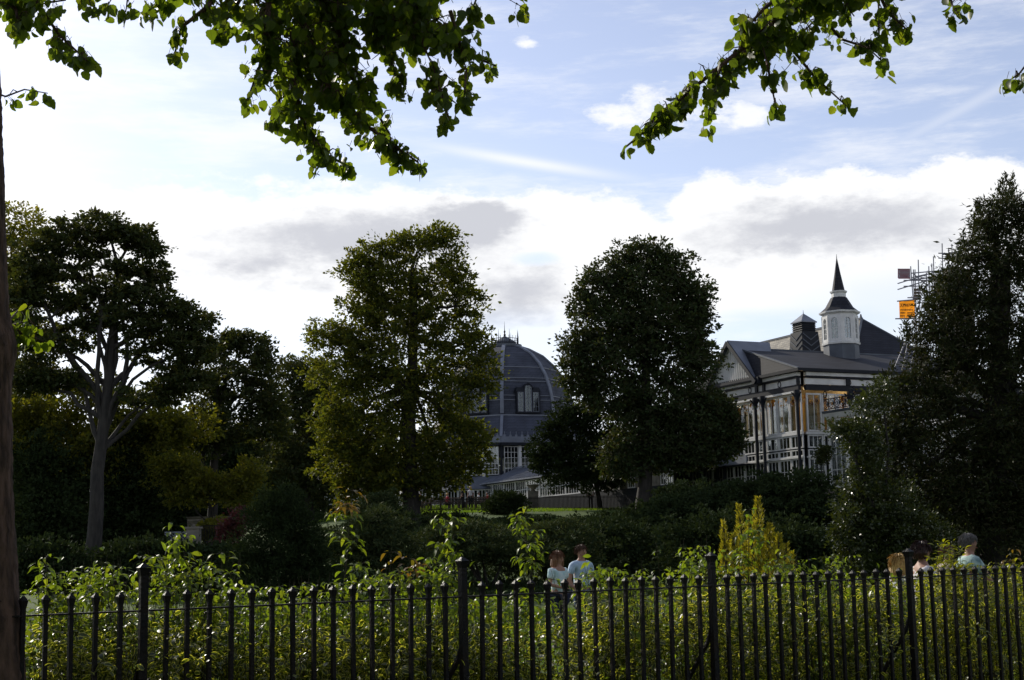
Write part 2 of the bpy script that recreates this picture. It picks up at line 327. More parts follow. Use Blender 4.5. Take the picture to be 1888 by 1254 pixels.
# ------------------------------------------------------------ foliage
def rot_from(dirs, rolls):
    """orthonormal frames: column 1 = dirs (leaf length), roll round it"""
    d = dirs/np.linalg.norm(dirs, axis=1, keepdims=True)
    ref = np.where(np.abs(d[:, 2:3]) > 0.95, np.array([[1., 0, 0]]), np.array([[0, 0, 1.]]))
    x = np.cross(d, ref); x /= np.linalg.norm(x, axis=1, keepdims=True); z = np.cross(x, d)
    c = np.cos(rolls)[:, None]; s = np.sin(rolls)[:, None]
    x2 = x*c + z*s; z2 = -x*s + z*c
    return np.stack([x2, d, z2], -1)      # (n,3,3) columns x,y,z
def mesh_np(name, V, F4, matl, uv=None):
    me = bpy.data.meshes.new(name); me.vertices.add(len(V)); me.vertices.foreach_set('co', V.astype(np.float32).ravel())
    k = F4.shape[1]; me.loops.add(F4.size); me.loops.foreach_set('vertex_index', F4.astype(np.int32).ravel())
    me.polygons.add(len(F4)); me.polygons.foreach_set('loop_start', (np.arange(len(F4))*k).astype(np.int32))
    try: me.polygons.foreach_set('loop_total', np.full(len(F4), k, np.int32))
    except Exception: pass
    if uv is not None:
        l = me.uv_layers.new(name='UVMap'); l.data.foreach_set('uv', uv[F4.ravel()].astype(np.float32).ravel())
    me.materials.append(matl); me.update(calc_edges=True); me.validate(); return me
# diamond leaf, folded on its midrib
DIA = np.array([[0, 0, 0], [-0.30, 0.45, 0.07], [0, 1, -0.05], [0.30, 0.45, 0.07]]); DIAF = np.array([[0, 3, 2, 1]])
SLIM = np.array([[0, 0, 0], [-0.15, 0.4, 0.04], [0, 1, -0.08], [0.15, 0.4, 0.04]])
def leaves_np(pos, dirs, size, shape=DIA, rolls=None):
    n = len(pos); rolls = RNG.uniform(0, 2*PI, n) if rolls is None else rolls
    R = rot_from(dirs, rolls)
    V = np.einsum('nij,kj->nki', R, shape)*np.asarray(size).reshape(-1, 1, 1) + pos[:, None, :]
    return V.reshape(-1, 3), (np.arange(n)[:, None]*len(shape) + np.arange(len(shape))[None]).reshape(n, -1)
def clump_points(lobes, nclump, nleaf, csize, flat=0.6, shell=0.55):
    """lobes: (centre, radii); returns leaf positions, outward directions and clump centres"""
    vol = np.array([l[1][0]*l[1][2] for l in lobes])**0.9; pr = vol/vol.sum()
    idx = RNG.choice(len(lobes), nclump, p=pr)
    C = np.array([tuple(l[0]) for l in lobes])[idx]; Rr = np.array([tuple(l[1]) for l in lobes])[idx]
    d = RNG.normal(size=(nclump, 3)); d /= np.linalg.norm(d, axis=1, keepdims=True)
    r = RNG.uniform(shell, 1.0, nclump)**0.7
    r = np.where(RNG.random(nclump) < 0.20, RNG.uniform(1.0, 1.28, nclump), r)
    cc = C + d*Rr*r[:, None] + RNG.normal(size=(nclump, 3))*np.minimum(Rr, 1.6)*0.17
    cs = csize*RNG.uniform(0.4, 1.45, nclump)*np.where(r > 1, 0.6, 1)
    q = RNG.normal(size=(nclump, nleaf, 3))*0.5; q[..., 2] *= flat
    q *= cs[:, None, None]
    pos = (cc[:, None, :]+q).reshape(-1, 3)
    out = (q/np.maximum(1e-6, cs[:, None, None]) + d[:, None, :]*0.5 + RNG.normal(size=q.shape)*0.55).reshape(-1, 3)
    return pos, out, cc
def lobes_px(lst, Y, depth=0.9):
    res = []
    for q in lst:
        px, py, rx, ry = q[:4]; yy = Y + (q[4] if len(q) > 4 else 0)
        k = F/yy; c = at(px, py, yy)
        res.append((c, (rx/k, max(rx, ry)/k*depth, ry/k)))
    return res
def curve_pts(a, b, n=6, sag=0.0, wob=0.06, jit=0.018):
    a = Vector(a); b = Vector(b); L = (b-a).length; out = []
    o = Vector((random.uniform(-1, 1), random.uniform(-1, 1), random.uniform(-0.4, 1)))*L*wob
    for i in range(n+1):
        t = i/n; p = a.lerp(b, t) + o*math.sin(PI*t) + Vector((0, 0, sag*L*math.sin(PI*t)))
        if 0 < i < n: p += Vector((random.gauss(0, 1), random.gauss(0, 1), random.gauss(0, 1)))*L*jit
        out.append(p)
    return out
def tree(name, label, cat, base, trunk_top, tr, lobes, matl, bark, nclump, nleaf, csize, lsize, limbs=9, shape=DIA, flat=0.6, shell=0.5, group=None, twigs=60, droop=0.0, fork=0.55, tuft=0.0):
    base = Vector(base); top = Vector(trunk_top)
    t = thing(name, label, cat, base, group)
    b = MB(); tp = curve_pts(base-Vector((0, 0, 0.4)), top, 9, wob=0.012, jit=0.004)
    n = len(tp); rr = [tr*(1.0-0.62*i/(n-1)) for i in range(n)]; rr[0] *= 1.45; rr[1] *= 1.1
    b.tube(tp, rr, 10); b.build('trunk', bark, t, smooth=True)
    pos, out, cc = clump_points(lobes, nclump, nleaf, csize, flat, shell)
    if tuft:
        extra = RNG.choice(len(cc), int(len(cc)*tuft)); 
    ends = []
    ls = sorted(lobes, key=lambda l: -l[1][0]*l[1][2])[:limbs]
    for c, r in ls:
        f = fork + (1-fork)*random.random(); st = base.lerp(top, min(0.98, f)); i0 = min(n-1, int(f*(n-1)))
        e = Vector(c) + Vector((0, 0, -0.1*r[2]))
        if e.z < st.z+0.1 and f > fork: st = base.lerp(top, fork)
        pts = curve_pts(st, e, 7, 0.08, 0.09); r1 = tr*0.34*random.uniform(0.7, 1.1)
        MB().tube(pts, [r1*(1-0.72*i/7) for i in range(8)], 7).build('limb', bark, t, smooth=True)
        ends += [(q, r1*(1-0.72*i/7)) for i, q in enumerate(pts) if i > 1]
    tb = MB(); sel = RNG.choice(len(cc), min(twigs, len(cc)), replace=False)
    for i in sel:
        c = Vector(cc[i]); q = min(ends, key=lambda e: (e[0]-c).length) if ends else (top, tr*0.2)
        pts = curve_pts(q[0], c, 4, 0.05, 0.1); r1 = min(q[1]*0.6, tr*0.12)
        tb.tube(pts, [r1*(1-0.8*k/4) for k in range(5)], 4, False)
    if tb.v: tb.build('twigs', bark, t, 'stuff')
    if droop: out[:, 2] -= droop
    sz = lsize*RNG.uniform(0.5, 1.4, len(pos))
    V, Fc = leaves_np(pos, out, sz*RNG.uniform(.8, 1.2, len(sz)), shape)
    V -= np.array(base)
    link('crown', mesh_np('crown', V, Fc, matl), t, 'stuff')
    return t
def bush(name, label, cat, base, lobes, matl, nclump, nleaf, csize, lsize, shape=DIA, flat=0.7, shell=0.4, group=None, updir=0.2, stems=6):
    base = Vector(base); t = thing(name, label, cat, base, group)
    pos, out, cc = clump_points(lobes, nclump, nleaf, csize, flat, shell); out[:, 2] += updir
    V, Fc = leaves_np(pos, out, lsize*RNG.uniform(0.6, 1.3, len(pos)), shape); V -= np.array(base)
    sb = MB()
    for c, r in lobes[:stems]:
        sb.tube(curve_pts(base-Vector((0, 0, 0.2)), c, 4), [0.06, 0.05, 0.04, 0.03, 0.015], 5)
    sb.build('stems', BARKD, t)
    link('foliage', mesh_np('foliage', V, Fc, matl), t, 'stuff')
    return t
def ground_at(px, Y, dz=0.0):
    p = at(px, 1000, Y); return Vector((p.x, Y, H(p.x, Y)+dz))
#==STRUCTURE==
# ------------------------------------------------------------ buildings
def wall_bits(P, Q):
    P = Vector((P[0], P[1], 0)); Q = Vector((Q[0], Q[1], 0)); d = (Q-P); L = d.length; d.normalize(); n = Vector((d.y, -d.x, 0))
    return P, d, n, L     # n points to the right of P->Q : outward when walking with the building on the left
def glazing(parent, P, Q, z0, z1, cols, rows, fr=0.09, bar=0.035, off=0.0, glass=None, framem=None, name='window', panes=True, arch=False):
    """one window: frame with glazing bars, and its pane as sub-part"""
    P, d, n, L = wall_bits(P, Q); P = P + n*off
    def pt(s, z, o=0): return P + d*s + n*o + Vector((0, 0, z))
    m_ = MB()
    m_.beam(pt(0, z0+fr/2), pt(L, z0+fr/2), 0.09, fr); m_.beam(pt(0, z1-fr/2), pt(L, z1-fr/2), 0.09, fr)
    for s in (fr/2, L-fr/2): m_.box(pt(s, (z0+z1)/2), d*(fr/2), n*0.044, (0, 0, (z1-z0)/2-fr-0.001))
    zz0, zz1 = z0+fr, z1-fr
    for i in range(1, cols):
        s = fr+(L-2*fr)*i/cols; m_.box(pt(s, (zz0+zz1)/2), d*(bar/2), n*0.025, (0, 0, (zz1-zz0)/2-0.001))
    for j in range(1, rows):
        z = zz0+(zz1-zz0)*j/rows
        for i in range(cols):
            s0 = fr+(L-2*fr)*i/cols+bar/2; s1 = fr+(L-2*fr)*(i+1)/cols-bar/2
            if s1 > s0: m_.box(pt((s0+s1)/2, z), d*((s1-s0)/2), n*0.02, (0, 0, bar/2))
    if arch:   # spandrels that round the head off
        for sgn in (0, 1):
            k = 6; r = (L-2*fr)/2
            for i in range(k):
                a0 = PI/2*i/k; a1 = PI/2*(i+1)/k
                x0 = r-r*math.cos(a0); x1 = r-r*math.cos(a1); zt = zz1-0.001; zb = zz1-r+r*math.sin((a0+a1)/2)
                s0, s1 = (fr+x0, fr+x1) if not sgn else (L-fr-x1, L-fr-x0)
                if zt-zb > 0.01: m_.box(pt((s0+s1)/2, (zt+zb)/2), d*((s1-s0)/2), n*0.042, (0, 0, (zt-zb)/2))
    o = m_.build(name, framem or WHITE, parent)
    if panes:
        MB().box(pt(L/2, (z0+z1)/2, -0.01), d*(L/2-fr*0.6), n*0.004, (0, 0, (z1-z0)/2-fr*0.6)).build('pane', glass or GLASS, o)
    return o

# ---- octagon
OC = at(932, 700, 130); OC = Vector((OC.x, 130, 0)); OR = rad(-3)
def ovx(r, k): a = OR+2*PI*k/8; return (OC.x + r*math.sin(a), OC.y - r*math.cos(a))
GZ = H(OC.x, 122)
oct_ = thing('octagon_hall', 'domed eight sided hall with a grey lead ribbed dome seen between two trees', 'building', (OC.x, OC.y, GZ))
prof = [(5.95, 13.35), (5.82, 14.6), (5.55, 15.7), (5.1, 16.75), (4.35, 17.85), (3.3, 18.85), (2.1, 19.5), (1.25, 19.78)]
MB().lathe(OC, prof, 8, OR).build('dome', DOMEM, oct_)
MB().lathe(OC, [(7.95, 11.25), (6.1, 13.2)], 8, OR).build('skirt_roof', DOMEM, oct_)
for k in range(8):
    m_ = MB(); a = OR+2*PI*k/8; o3 = Vector((math.sin(a), -math.cos(a), 0))
    pr = [(r+0.05, z+0.04) for r, z in prof]
    for (r1, z1), (r2, z2) in zip(pr[:-1], pr[1:]): m_.beam(OC+o3*r1+Vector((0, 0, z1)), OC+o3*r2+Vector((0, 0, z2)), 0.3, 0.13, up=o3)
    m_.build('rib', LEAD, oct_)
    MB().beam(OC+o3*7.98+Vector((0, 0, 11.3)), OC+o3*6.12+Vector((0, 0, 13.25)), 0.24, 0.12, up=o3).build('skirt_rib', LEAD, oct_)
for z, r in ((13.25, 6.12), (14.55, 5.90), (14.95, 5.80), (16.2, 5.40), (16.5, 5.28), (17.5, 4.67)):
    m_ = MB(); w = 0.10 if z < 13.5 else 0.05
    for k in range(8):
        a = Vector((*ovx(r, k), z)); b = Vector((*ovx(r, k+1), z)); m_.beam(a, b, w, w*1.2)
    m_.build('roll_moulding', LEAD, oct_)
MB().lathe(OC, [(1.45, 19.72), (1.5, 19.95), (1.05, 20.0), (0.95, 20.25), (0.1, 20.75)], 16).build('cap', LEADD, oct_)
m_ = MB()
for k in range(40):
    a = 2*PI*k/40; q = OC+Vector((1.2*math.sin(a), -1.2*math.cos(a), 20.0)); m_.beam(q, q+Vector((0, 0, 0.5 if k % 2 else 0.72)), 0.03)
for k in range(16):
    a, b = 2*PI*k/16, 2*PI*(k+1)/16
    for z in (20.08, 20.48): m_.beam(OC+Vector((1.2*math.sin(a), -1.2*math.cos(a), z)), OC+Vector((1.2*math.sin(b), -1.2*math.cos(b), z)), 0.04)
m_.build('crown_railing', DARKP, oct_, kind='stuff')
for k in range(8):
    a = OR+2*PI*(k+.5)/8; q = OC+Vector((1.25*math.sin(a), -1.25*math.cos(a), 20.0))
    MB().tube([q, q+Vector((0, 0, 0.7)), q+Vector((0, 0, 1.25))], [0.05, 0.03, 0.008], 5).build('spike', DARKP, oct_)
MB().lathe(OC, [(0.06, 20.6), (0.11, 20.9), (0.05, 21.0), (0.09, 21.2), (0.03, 21.3), (0.005, 22.1)], 8).build('finial', DARKP, oct_)
# dormer of three lights on each alternate facet
for k in (0, 2, 4, 6, 7, 3):
    a = OR+2*PI*(k+.5)/8; o3 = Vector((math.sin(a), -math.cos(a), 0)); tt = Vector((-o3.y, o3.x, 0))
    tt = Vector((math.cos(a), math.sin(a), 0)); cc0 = OC + o3*5.62
    z0, z1 = 13.5, 15.35
    m_ = MB()
    for s in (-1.0, -0.36, 0.36, 1.0): m_.box(cc0+tt*s+Vector((0, 0, (z0+z1)/2)), tt*0.06, o3*0.14, (0, 0, (z1-z0)/2+0.05))
    m_.box(cc0+Vector((0, 0, z0-.04)), tt*1.1, o3*0.16, (0, 0, 0.06))
    for (s0, s1, s2, s3, zb, zt) in ((-1.12, -0.42, -0.98, -0.42, 15.25, 15.6), (0.42, 1.12, 0.42, 0.98, 15.25, 15.6)):
        m_.hexa([cc0+tt*s0-o3*1.2+Vector((0, 0, zb)), cc0+tt*s1-o3*1.2+Vector((0, 0, zb)), cc0+tt*s1+o3*.16+Vector((0, 0, zb)), cc0+tt*s0+o3*.16+Vector((0, 0, zb))],
                [cc0+tt*s2-o3*1.2+Vector((0, 0, zt)), cc0+tt*s3-o3*1.2+Vector((0, 0, zt)), cc0+tt*s3+o3*.1+Vector((0, 0, zt)), cc0+tt*s2+o3*.1+Vector((0, 0, zt))])
    for j in range(6):
        b0 = -0.44+0.88*j/6; b1 = -0.44+0.88*(j+1)/6; h0 = 15.55+0.42*math.cos(b0/0.46*PI/2); h1 = 15.55+0.42*math.cos(b1/0.46*PI/2)
        m_.hexa([cc0+tt*b0-o3*1.3+Vector((0, 0, h0-.14)), cc0+tt*b1-o3*1.3+Vector((0, 0, h1-.14)), cc0+tt*b1+o3*.18+Vector((0, 0, h1-.14)), cc0+tt*b0+o3*.18+Vector((0, 0, h0-.14))],
                [cc0+tt*b0-o3*1.3+Vector((0, 0, h0)), cc0+tt*b1-o3*1.3+Vector((0, 0, h1)), cc0+tt*b1+o3*.18+Vector((0, 0, h1)), cc0+tt*b0+o3*.18+Vector((0, 0, h0))])
    dm = m_.build('dormer', DARKP, oct_)
    for s0, s1, zt in ((-0.94, -0.42, 15.2), (-0.30, 0.30, 15.75), (0.42, 0.94, 15.2)):
        A = cc0+tt*s0+o3*.1; B = cc0+tt*s1+o3*.1
        glazing(oct_, (A.x, A.y), (B.x, B.y), z0+.05, zt, 2, 4, 0.04, 0.022, panes=True, framem=LEAD, glass=GLASSD)
# parapet crest, cornice, glazed wall, lean-to and lower glazing
for k in range(8):
    P, Q = ovx(8.0, k), ovx(8.0, k+1); p3, d, n, L = wall_bits(P, Q)
    m_ = MB(); m_.box(p3+d*(L/2)+n*(.12)+Vector((0, 0, 11.05)), d*(L/2+.06), n*0.08, (0, 0, 0.24)); m_.build('frieze', LEAD, oct_)
    m_ = MB()
    for i in range(12):
        q = p3+d*(L*(i+.5)/12)+n*.14+Vector((0, 0, 11.29)); m_.box(q+Vector((0, 0, .08)), d*0.10, n*0.02, (0, 0, 0.08)); m_.beam(q+Vector((0, 0, .15)), q+Vector((0, 0, .42)), 0.04)
    m_.build('cresting', LEAD, oct_, kind='stuff')
    MB().box(p3+d*(L/2)+n*.1+Vector((0, 0, 10.68)), d*(L/2+.1), n*0.22, (0, 0, 0.11)).build('gutter', DARKP, oct_)
    MB().box(p3+Vector((0, 0, 9.3)), d*.09, n*.12, (0, 0, 1.27)).build('corner_post', DARKP, oct_)
    nb = 4
    for i in range(nb):
        s0 = 0.12+(L-.24)*i/nb; s1 = 0.12+(L-.24)*(i+1)/nb
        if i: MB().box(p3+d*s0+n*.03+Vector((0, 0, 9.3)), d*.10, n*.08, (0, 0, 1.25)).build('pilaster', WHITE, oct_)
        A = p3+d*(s0+.12); B = p3+d*(s1-.12)
        glazing(oct_, (A.x, A.y), (B.x, B.y), 8.2, 10.5, 4, 5, 0.05, 0.035, glass=(GLASSB if (k*nb+i) % 5 == 0 or (k == 7 and i == 3) else GLASS))
    MB().box(p3+d*(L/2)-n*.25+Vector((0, 0, 8.1)), d*(L/2-.1), n*.12, (0, 0, 0.1)).build('sill_wall', DARKP, oct_)
MB().lathe(OC, [(10.15, 7.0), (8.05, 8.12), (7.9, 8.12), (9.9, 6.98)], 8, OR).build('lean_to_roof', LEADD, oct_)
for k in range(8):
    P, Q = ovx(9.95, k), ovx(9.95, k+1); p3, d, n, L = wall_bits(P, Q)
    MB().box(p3+Vector((0, 0, 6.35)), d*.10, n*.12, (0, 0, 0.62)).build('lower_post', DARKP, oct_)
    for i in range(4):
        A = p3+d*(.15+(L-.3)*i/4); B = p3+d*(.15+(L-.3)*(i+1)/4-.05)
        glazing(oct_, (A.x, A.y), (B.x, B.y), 5.7, 6.95, 6, 2, 0.06, 0.04)
MB().lathe(OC, [(7.0, GZ-.5), (7.0, 8.0)], 8, OR).build('inner_wall', DARKP, oct_)
MB().lathe(OC, [(9.9, GZ-.6), (9.9, 5.68)], 8, OR).build('base_wall', STONE, oct_)

# ---- long gallery between the octagon and the pavilion
GA = Vector((-0.3, 123.0, 0)); GB = Vector((12.4, 95.6, 0)); ge, n_ = None, None
P3, gd, gn, GL = wall_bits(GA, GB)
if gn.y > 0: gn = -gn
gal = thing('gallery', 'long low glazed gallery with a grey ridged roof linking dome and pavilion', 'building', (GA.x, GA.y, H(GA.x, GA.y)))
def gp(s, o, z): return P3+gd*s+gn*o+Vector((0, 0, z))
ZE = 7.4; W2 = 2.6
for sgn in (1, -1):
    MB().hexa([gp(-.3, sgn*(W2+.3), ZE-.06), gp(GL, sgn*(W2+.3), ZE-.06), gp(GL, 0, ZE+1.12), gp(-.3, 0, ZE+1.12)], [gp(-.3, sgn*(W2+.3), ZE+.04), gp(GL, sgn*(W2+.3), ZE+.04), gp(GL, 0, ZE+1.22), gp(-.3, 0, ZE+1.22)]).build('roof', LEADD, gal)
    m_ = MB()
    for i in range(int(GL/0.5)):
        m_.beam(gp(i*.5, sgn*(W2+.3), ZE+.06), gp(i*.5, sgn*.02, ZE+1.24), 0.06)
    m_.build('roof_rolls', LEAD, gal, kind='stuff')
MB().beam(gp(-.3, 0, ZE+1.3), gp(GL, 0, ZE+1.3), 0.25, 0.16).build('ridge', LEAD, gal)
MB().beam(gp(-.3, W2+.34, ZE+.0), gp(GL, W2+.34, ZE+.0), 0.1, 0.10).build('fascia', LEAD, gal)
nb = 14
for i in range(nb):
    s0 = GL*i/nb; s1 = GL*(i+1)/nb
    if i > 9: 
        MB().box(gp(s0+.0, W2-.05, (ZE+5.2)/2), gd*.5, gn*.12, (0, 0, (ZE-5.2)/2-.1)).build('stone_pier', STONE, gal)
        s0 += .55
    A = gp(s0, W2, 0); B = gp(s1-.06, W2, 0)
    if (B-A).length > .6: glazing(gal, (A.x, A.y), (B.x, B.y), 5.9, ZE-.1, 5, 2, 0.07, 0.045)
MB().box(gp(GL/2, -1.2, 6.4), gd*(GL/2), gn*.1, (0, 0, 0.95)).build('back_wall', DARKP, gal)
MB().box(gp(GL/2, W2-.02, 5.1), gd*(GL/2), gn*.15, (0, 0, 0.79)).build('base_wall', DARKP, gal)  # dark colour stands in for the shade along this plinth
# gabled end facing left
A0, A1, AP = gp(-.3, W2+.2, ZE), gp(-.3, -W2-.2, ZE), gp(-.3, 0, ZE+1.15)
MB().add([A0, A1, AP, A0+gd*.1, A1+gd*.1, AP+gd*.1], [(0, 1, 2), (5, 4, 3), (0, 3, 4, 1), (1, 4, 5, 2), (2, 5, 3, 0)]).build('gable', WHITE, gal)
m_ = MB(); m_.beam(A0-gd*.06, AP-gd*.06+Vector((0, 0, .1)), 0.1, 0.18); m_.beam(A1-gd*.06, AP-gd*.06+Vector((0, 0, .1)), 0.1, 0.18); m_.build('bargeboard', LEAD, gal)
m_ = MB()
A = gp(-.2, -W2, 0); B = gp(-.2, W2, 0)
glazing(gal, (A.x, A.y), (B.x, B.y), 5.9, ZE-.1, 6, 2, 0.08, 0.05)

# ---- pavilion
ea = Vector((-.416, .909, 0)).normalized(); eb = Vector((.909, .416, 0)).normalized()
C0 = at(1477, 720, 88); C0 = Vector((C0.x, 88, 0))
def pv(a, b, z): return C0 + ea*a + eb*b + Vector((0, 0, z))
pav = thing('pavilion', 'white timber pavilion with dark columns, tall windows and a white pedimented gable', 'building', (C0.x, C0.y, H(C0.x, C0.y)))
def pbox(m_, a0, a1, b0, b1, z0, z1): return m_.hexa([pv(a0, b0, z0), pv(a0, b1, z0), pv(a1, b1, z0), pv(a1, b0, z0)], [pv(a0, b0, z1), pv(a0, b1, z1), pv(a1, b1, z1), pv(a1, b0, z1)])
LA, LB, ZC = 12.6, 13.0, 12.15
# roof: eaves rectangle, ridge along eb
ov = .45
e00, e10, e11, e01 = pv(-ov, -ov, ZC+.1), pv(LA+ov, -ov, ZC+.1), pv(LA+ov, LB, ZC+.1), pv(-ov, LB, ZC+.1)
ra, rb = pv(6.8, .15, 14.42), pv(6.8, LB, 14.42)
MB().add([e00, e01, rb, ra], [(0, 1, 2, 3)]).add([e10, e00, ra], [(0, 1, 2)]).add([e11, e10, ra, rb], [(0, 1, 2, 3)]).build('roof', SLATE, pav)
m_ = MB(); m_.beam(ra, rb, .18, .12); m_.beam(e00, ra, .14, .1); m_.build('hip_tiles', LEADD, pav)
for (a0, a1, b0, b1) in ((-ov-.08, -ov+.04, -ov-.08, LB), (-ov+.04, LA+ov, -ov-.08, -ov+.04)):
    MB().__class__
    m_ = MB(); pbox(m_, a0, a1, b0, b1, ZC-.06, ZC+.12); m_.build('gutter', DARKP, pav)
# soffit band and frieze on both sides
for side in ('A', 'B'):
    def q(s, o, z): return pv(s, -o, z) if side == 'A' else pv(-o, s, z)
    Ls = LA if side == 'A' else LB; sv = ea if side == 'A' else eb; ovv = -eb if side == 'A' else -ea
    def sb(name, s0, s1, o0, o1, z0, z1, mt, kind=None):
        return MB().hexa([q(s0, o0, z0), q(s1, o0, z0), q(s1, o1, z0), q(s0, o1, z0)], [q(s0, o0, z1), q(s1, o0, z1), q(s1, o1, z1), q(s0, o1, z1)]).build(name, mt, pav, kind=kind)
    st_ = .0 if side == 'A' else .22
    sb('soffit_band', st_, Ls, 0, .3, 11.86, ZC-.08, WHITE)
    sb('dark_moulding', st_, Ls, 0, .22, 11.74, 11.84, DARKP)
    sb('frieze', st_, Ls, 0, .12, 11.36, 11.72, WHITE)
    sb('dark_beam', st_, Ls, 0, .2, 11.0, 11.34, DARKP)
    if side == 'A': sb('white_moulding', st_, Ls, 0, .26, 10.86, 10.98, WHITE)
    # ring ornaments on the frieze
    for s in ((2.0, 5.2, 8.4, 11) if side == 'A' else (3.4, 6.6)):
        c = q(s, .14, 11.54); pts = [c + sv*(.15*math.cos(t)) + Vector((0, 0, .17*math.sin(t))) for t in np.linspace(0, 2*PI, 13)]
        MB().tube(pts, .028, 5, False).build('ring_ornament', DARKP, pav)
    # bays: dark columns between
    cols_ = (0.0, 3.6, 4.4, 8.2, 9.0, 12.4) if side == 'A' else (3.3, 6.2)
    for s in cols_:
        zc0 = 5.2
        c = q(s, .32, 0); MB().lathe(c, [(.16, zc0), (.13, zc0+1), (.10, zc0+1.3), (.10, 10.3), (.12, 10.45), (.2, 10.8), (.2, 11.0)], 8).build('column', DARKP, pav)
        bm = MB(); bm.beam(q(s, .34, 10.5), q(s, .7, 10.85), .06); bm.beam(c+sv*.08+Vector((0, 0, 10.4)), c+sv*.4+Vector((0, 0, 10.85)), .06); bm.beam(c-sv*.08+Vector((0, 0, 10.4)), c-sv*.4+Vector((0, 0, 10.85)), .06); bm.build('bracket', DARKP, pav)
        sb('frieze_block', s-.12, s+.12, .13, .24, 11.34, 11.76, DARKP)
    # glazing: upper tall row, middle row, little row, lower row
    nb = 10 if side == 'A' else 6
    for i in range(nb):
        s0 = Ls*i/nb if side == 'A' else .3+(7.0-.3)*i/nb; s1 = (Ls*(i+1)/nb if side == 'A' else .3+(7.0-.3)*(i+1)/nb)
        if side == 'A': A, B = q(s1-.02, 0, 0), q(s0+.02, 0, 0)
        else: A, B = q(s0+.02, 0, 0), q(s1-.02, 0, 0)
        ab = ((A.x, A.y), (B.x, B.y))
        glazing(pav, *ab, 8.55, 10.84, 2, 1, .10, .03)
        glazing(pav, *ab, 7.58, 8.36, 3, 1, .08, .035)
        glazing(pav, *ab, 7.10, 7.50, 3, 1, .06, .035)
        glazing(pav, *ab, 5.5, 6.98, 3, 2, .08, .035)
        # curtains inside the tall upper windows
        w = s1-s0
        m_ = MB(); nf = 9
        vs = []; fs = []
        for j in range(nf+1):
            s = s0+.08+(w-.16)*j/nf; o = -.30-(.05 if j % 2 else 0)
            vs += [q(s, o, 8.6), q(s, o, 10.45-.12*(j % 3))]
        for j in range(nf): fs.append((2*j, 2*j+2, 2*j+3, 2*j+1))
        gold = (side == 'A') or i < 3
        m_.add(vs, fs); m_.build('curtain', GOLD if (side == 'B' and i in (1, 2)) or (side == 'A' and i % 3 == 0) else CURT, pav)
        if gold:
            m_ = MB()
            for j in range(5):
                c = q(s0+w*(j+.5)/5, -.12, 10.62-.30*abs(math.sin(j*2.1+i))-.12*(i % 2))
                m_.lathe(c, [(.02, -.16), (.13, -.06), (.15, .06), (.05, .18)], 7)
            m_.build('swag', GOLD, pav, smooth=True)
            m_ = MB()
            for j in range(3):
                c = q(s0+w*(j+.6)/3.4, -.1, 10.42-.18*(j % 2)); m_.lathe(c, [(.02, -.12), (.10, -.04), (.09, .08), (.02, .12)], 6)
            m_.build('swag', RUST, pav, smooth=True)
    sb('transom', st_ if side == 'B' else 0, Ls if side == 'A' else 7.0, -.04, .10, 8.38, 8.53, WHITE)
    sb('transom', st_ if side == 'B' else 0, Ls if side == 'A' else 7.0, -.04, .14, 6.99, 7.09, WHITE)
    sb('upper_floor', 0.05, Ls-.05, -4, -.06, 8.40, 8.50, WOOD)
    sb('plinth', st_, Ls, -.1, .1, 4.2, 5.48, STONE)
sb = None
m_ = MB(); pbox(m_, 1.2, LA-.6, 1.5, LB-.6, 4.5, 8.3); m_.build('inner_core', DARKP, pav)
m_ = MB(); pbox(m_, .05, LA-.05, 3.9, 4.0, 8.5, ZC-.2); m_.build('inner_wall', CURT, pav)
for (la, lb_, wh) in ((1.5, 1.4, 'front corner of'), (5.0, 1.5, 'middle of the shaded side of'), (9.0, 1.5, 'far left end of'), (1.2, 3.0, 'right front bay of')):  # unseen lamps added to make the curtains glow
    q = pv(la, lb_, 11.35); ch = thing('added_lamp', 'unseen warm lamp added to light the curtains inside the '+wh+' the upper pavilion', 'lamp', q, 'lamps added inside the pavilion')
    MB().lathe(q, [(.03, .5), (.04, .12), (.16, .1), (.2, 0), (.12, -.1), (.02, -.14)], 8).build('shade', WHITE, ch); MB().tube([q+Vector((0, 0, .5)), q+Vector((0, 0, .8))], .015, 4).build('rod', DARKP, ch)
    ld = bpy.data.lights.new('added_glow', 'POINT'); ld.energy = 32; ld.color = (1, .72, .38); ld.shadow_soft_size = .15; lo = bpy.data.objects.new('added_glow', ld); COL.objects.link(lo); lo.parent = ch; lo.location = (0, 0, -.35)
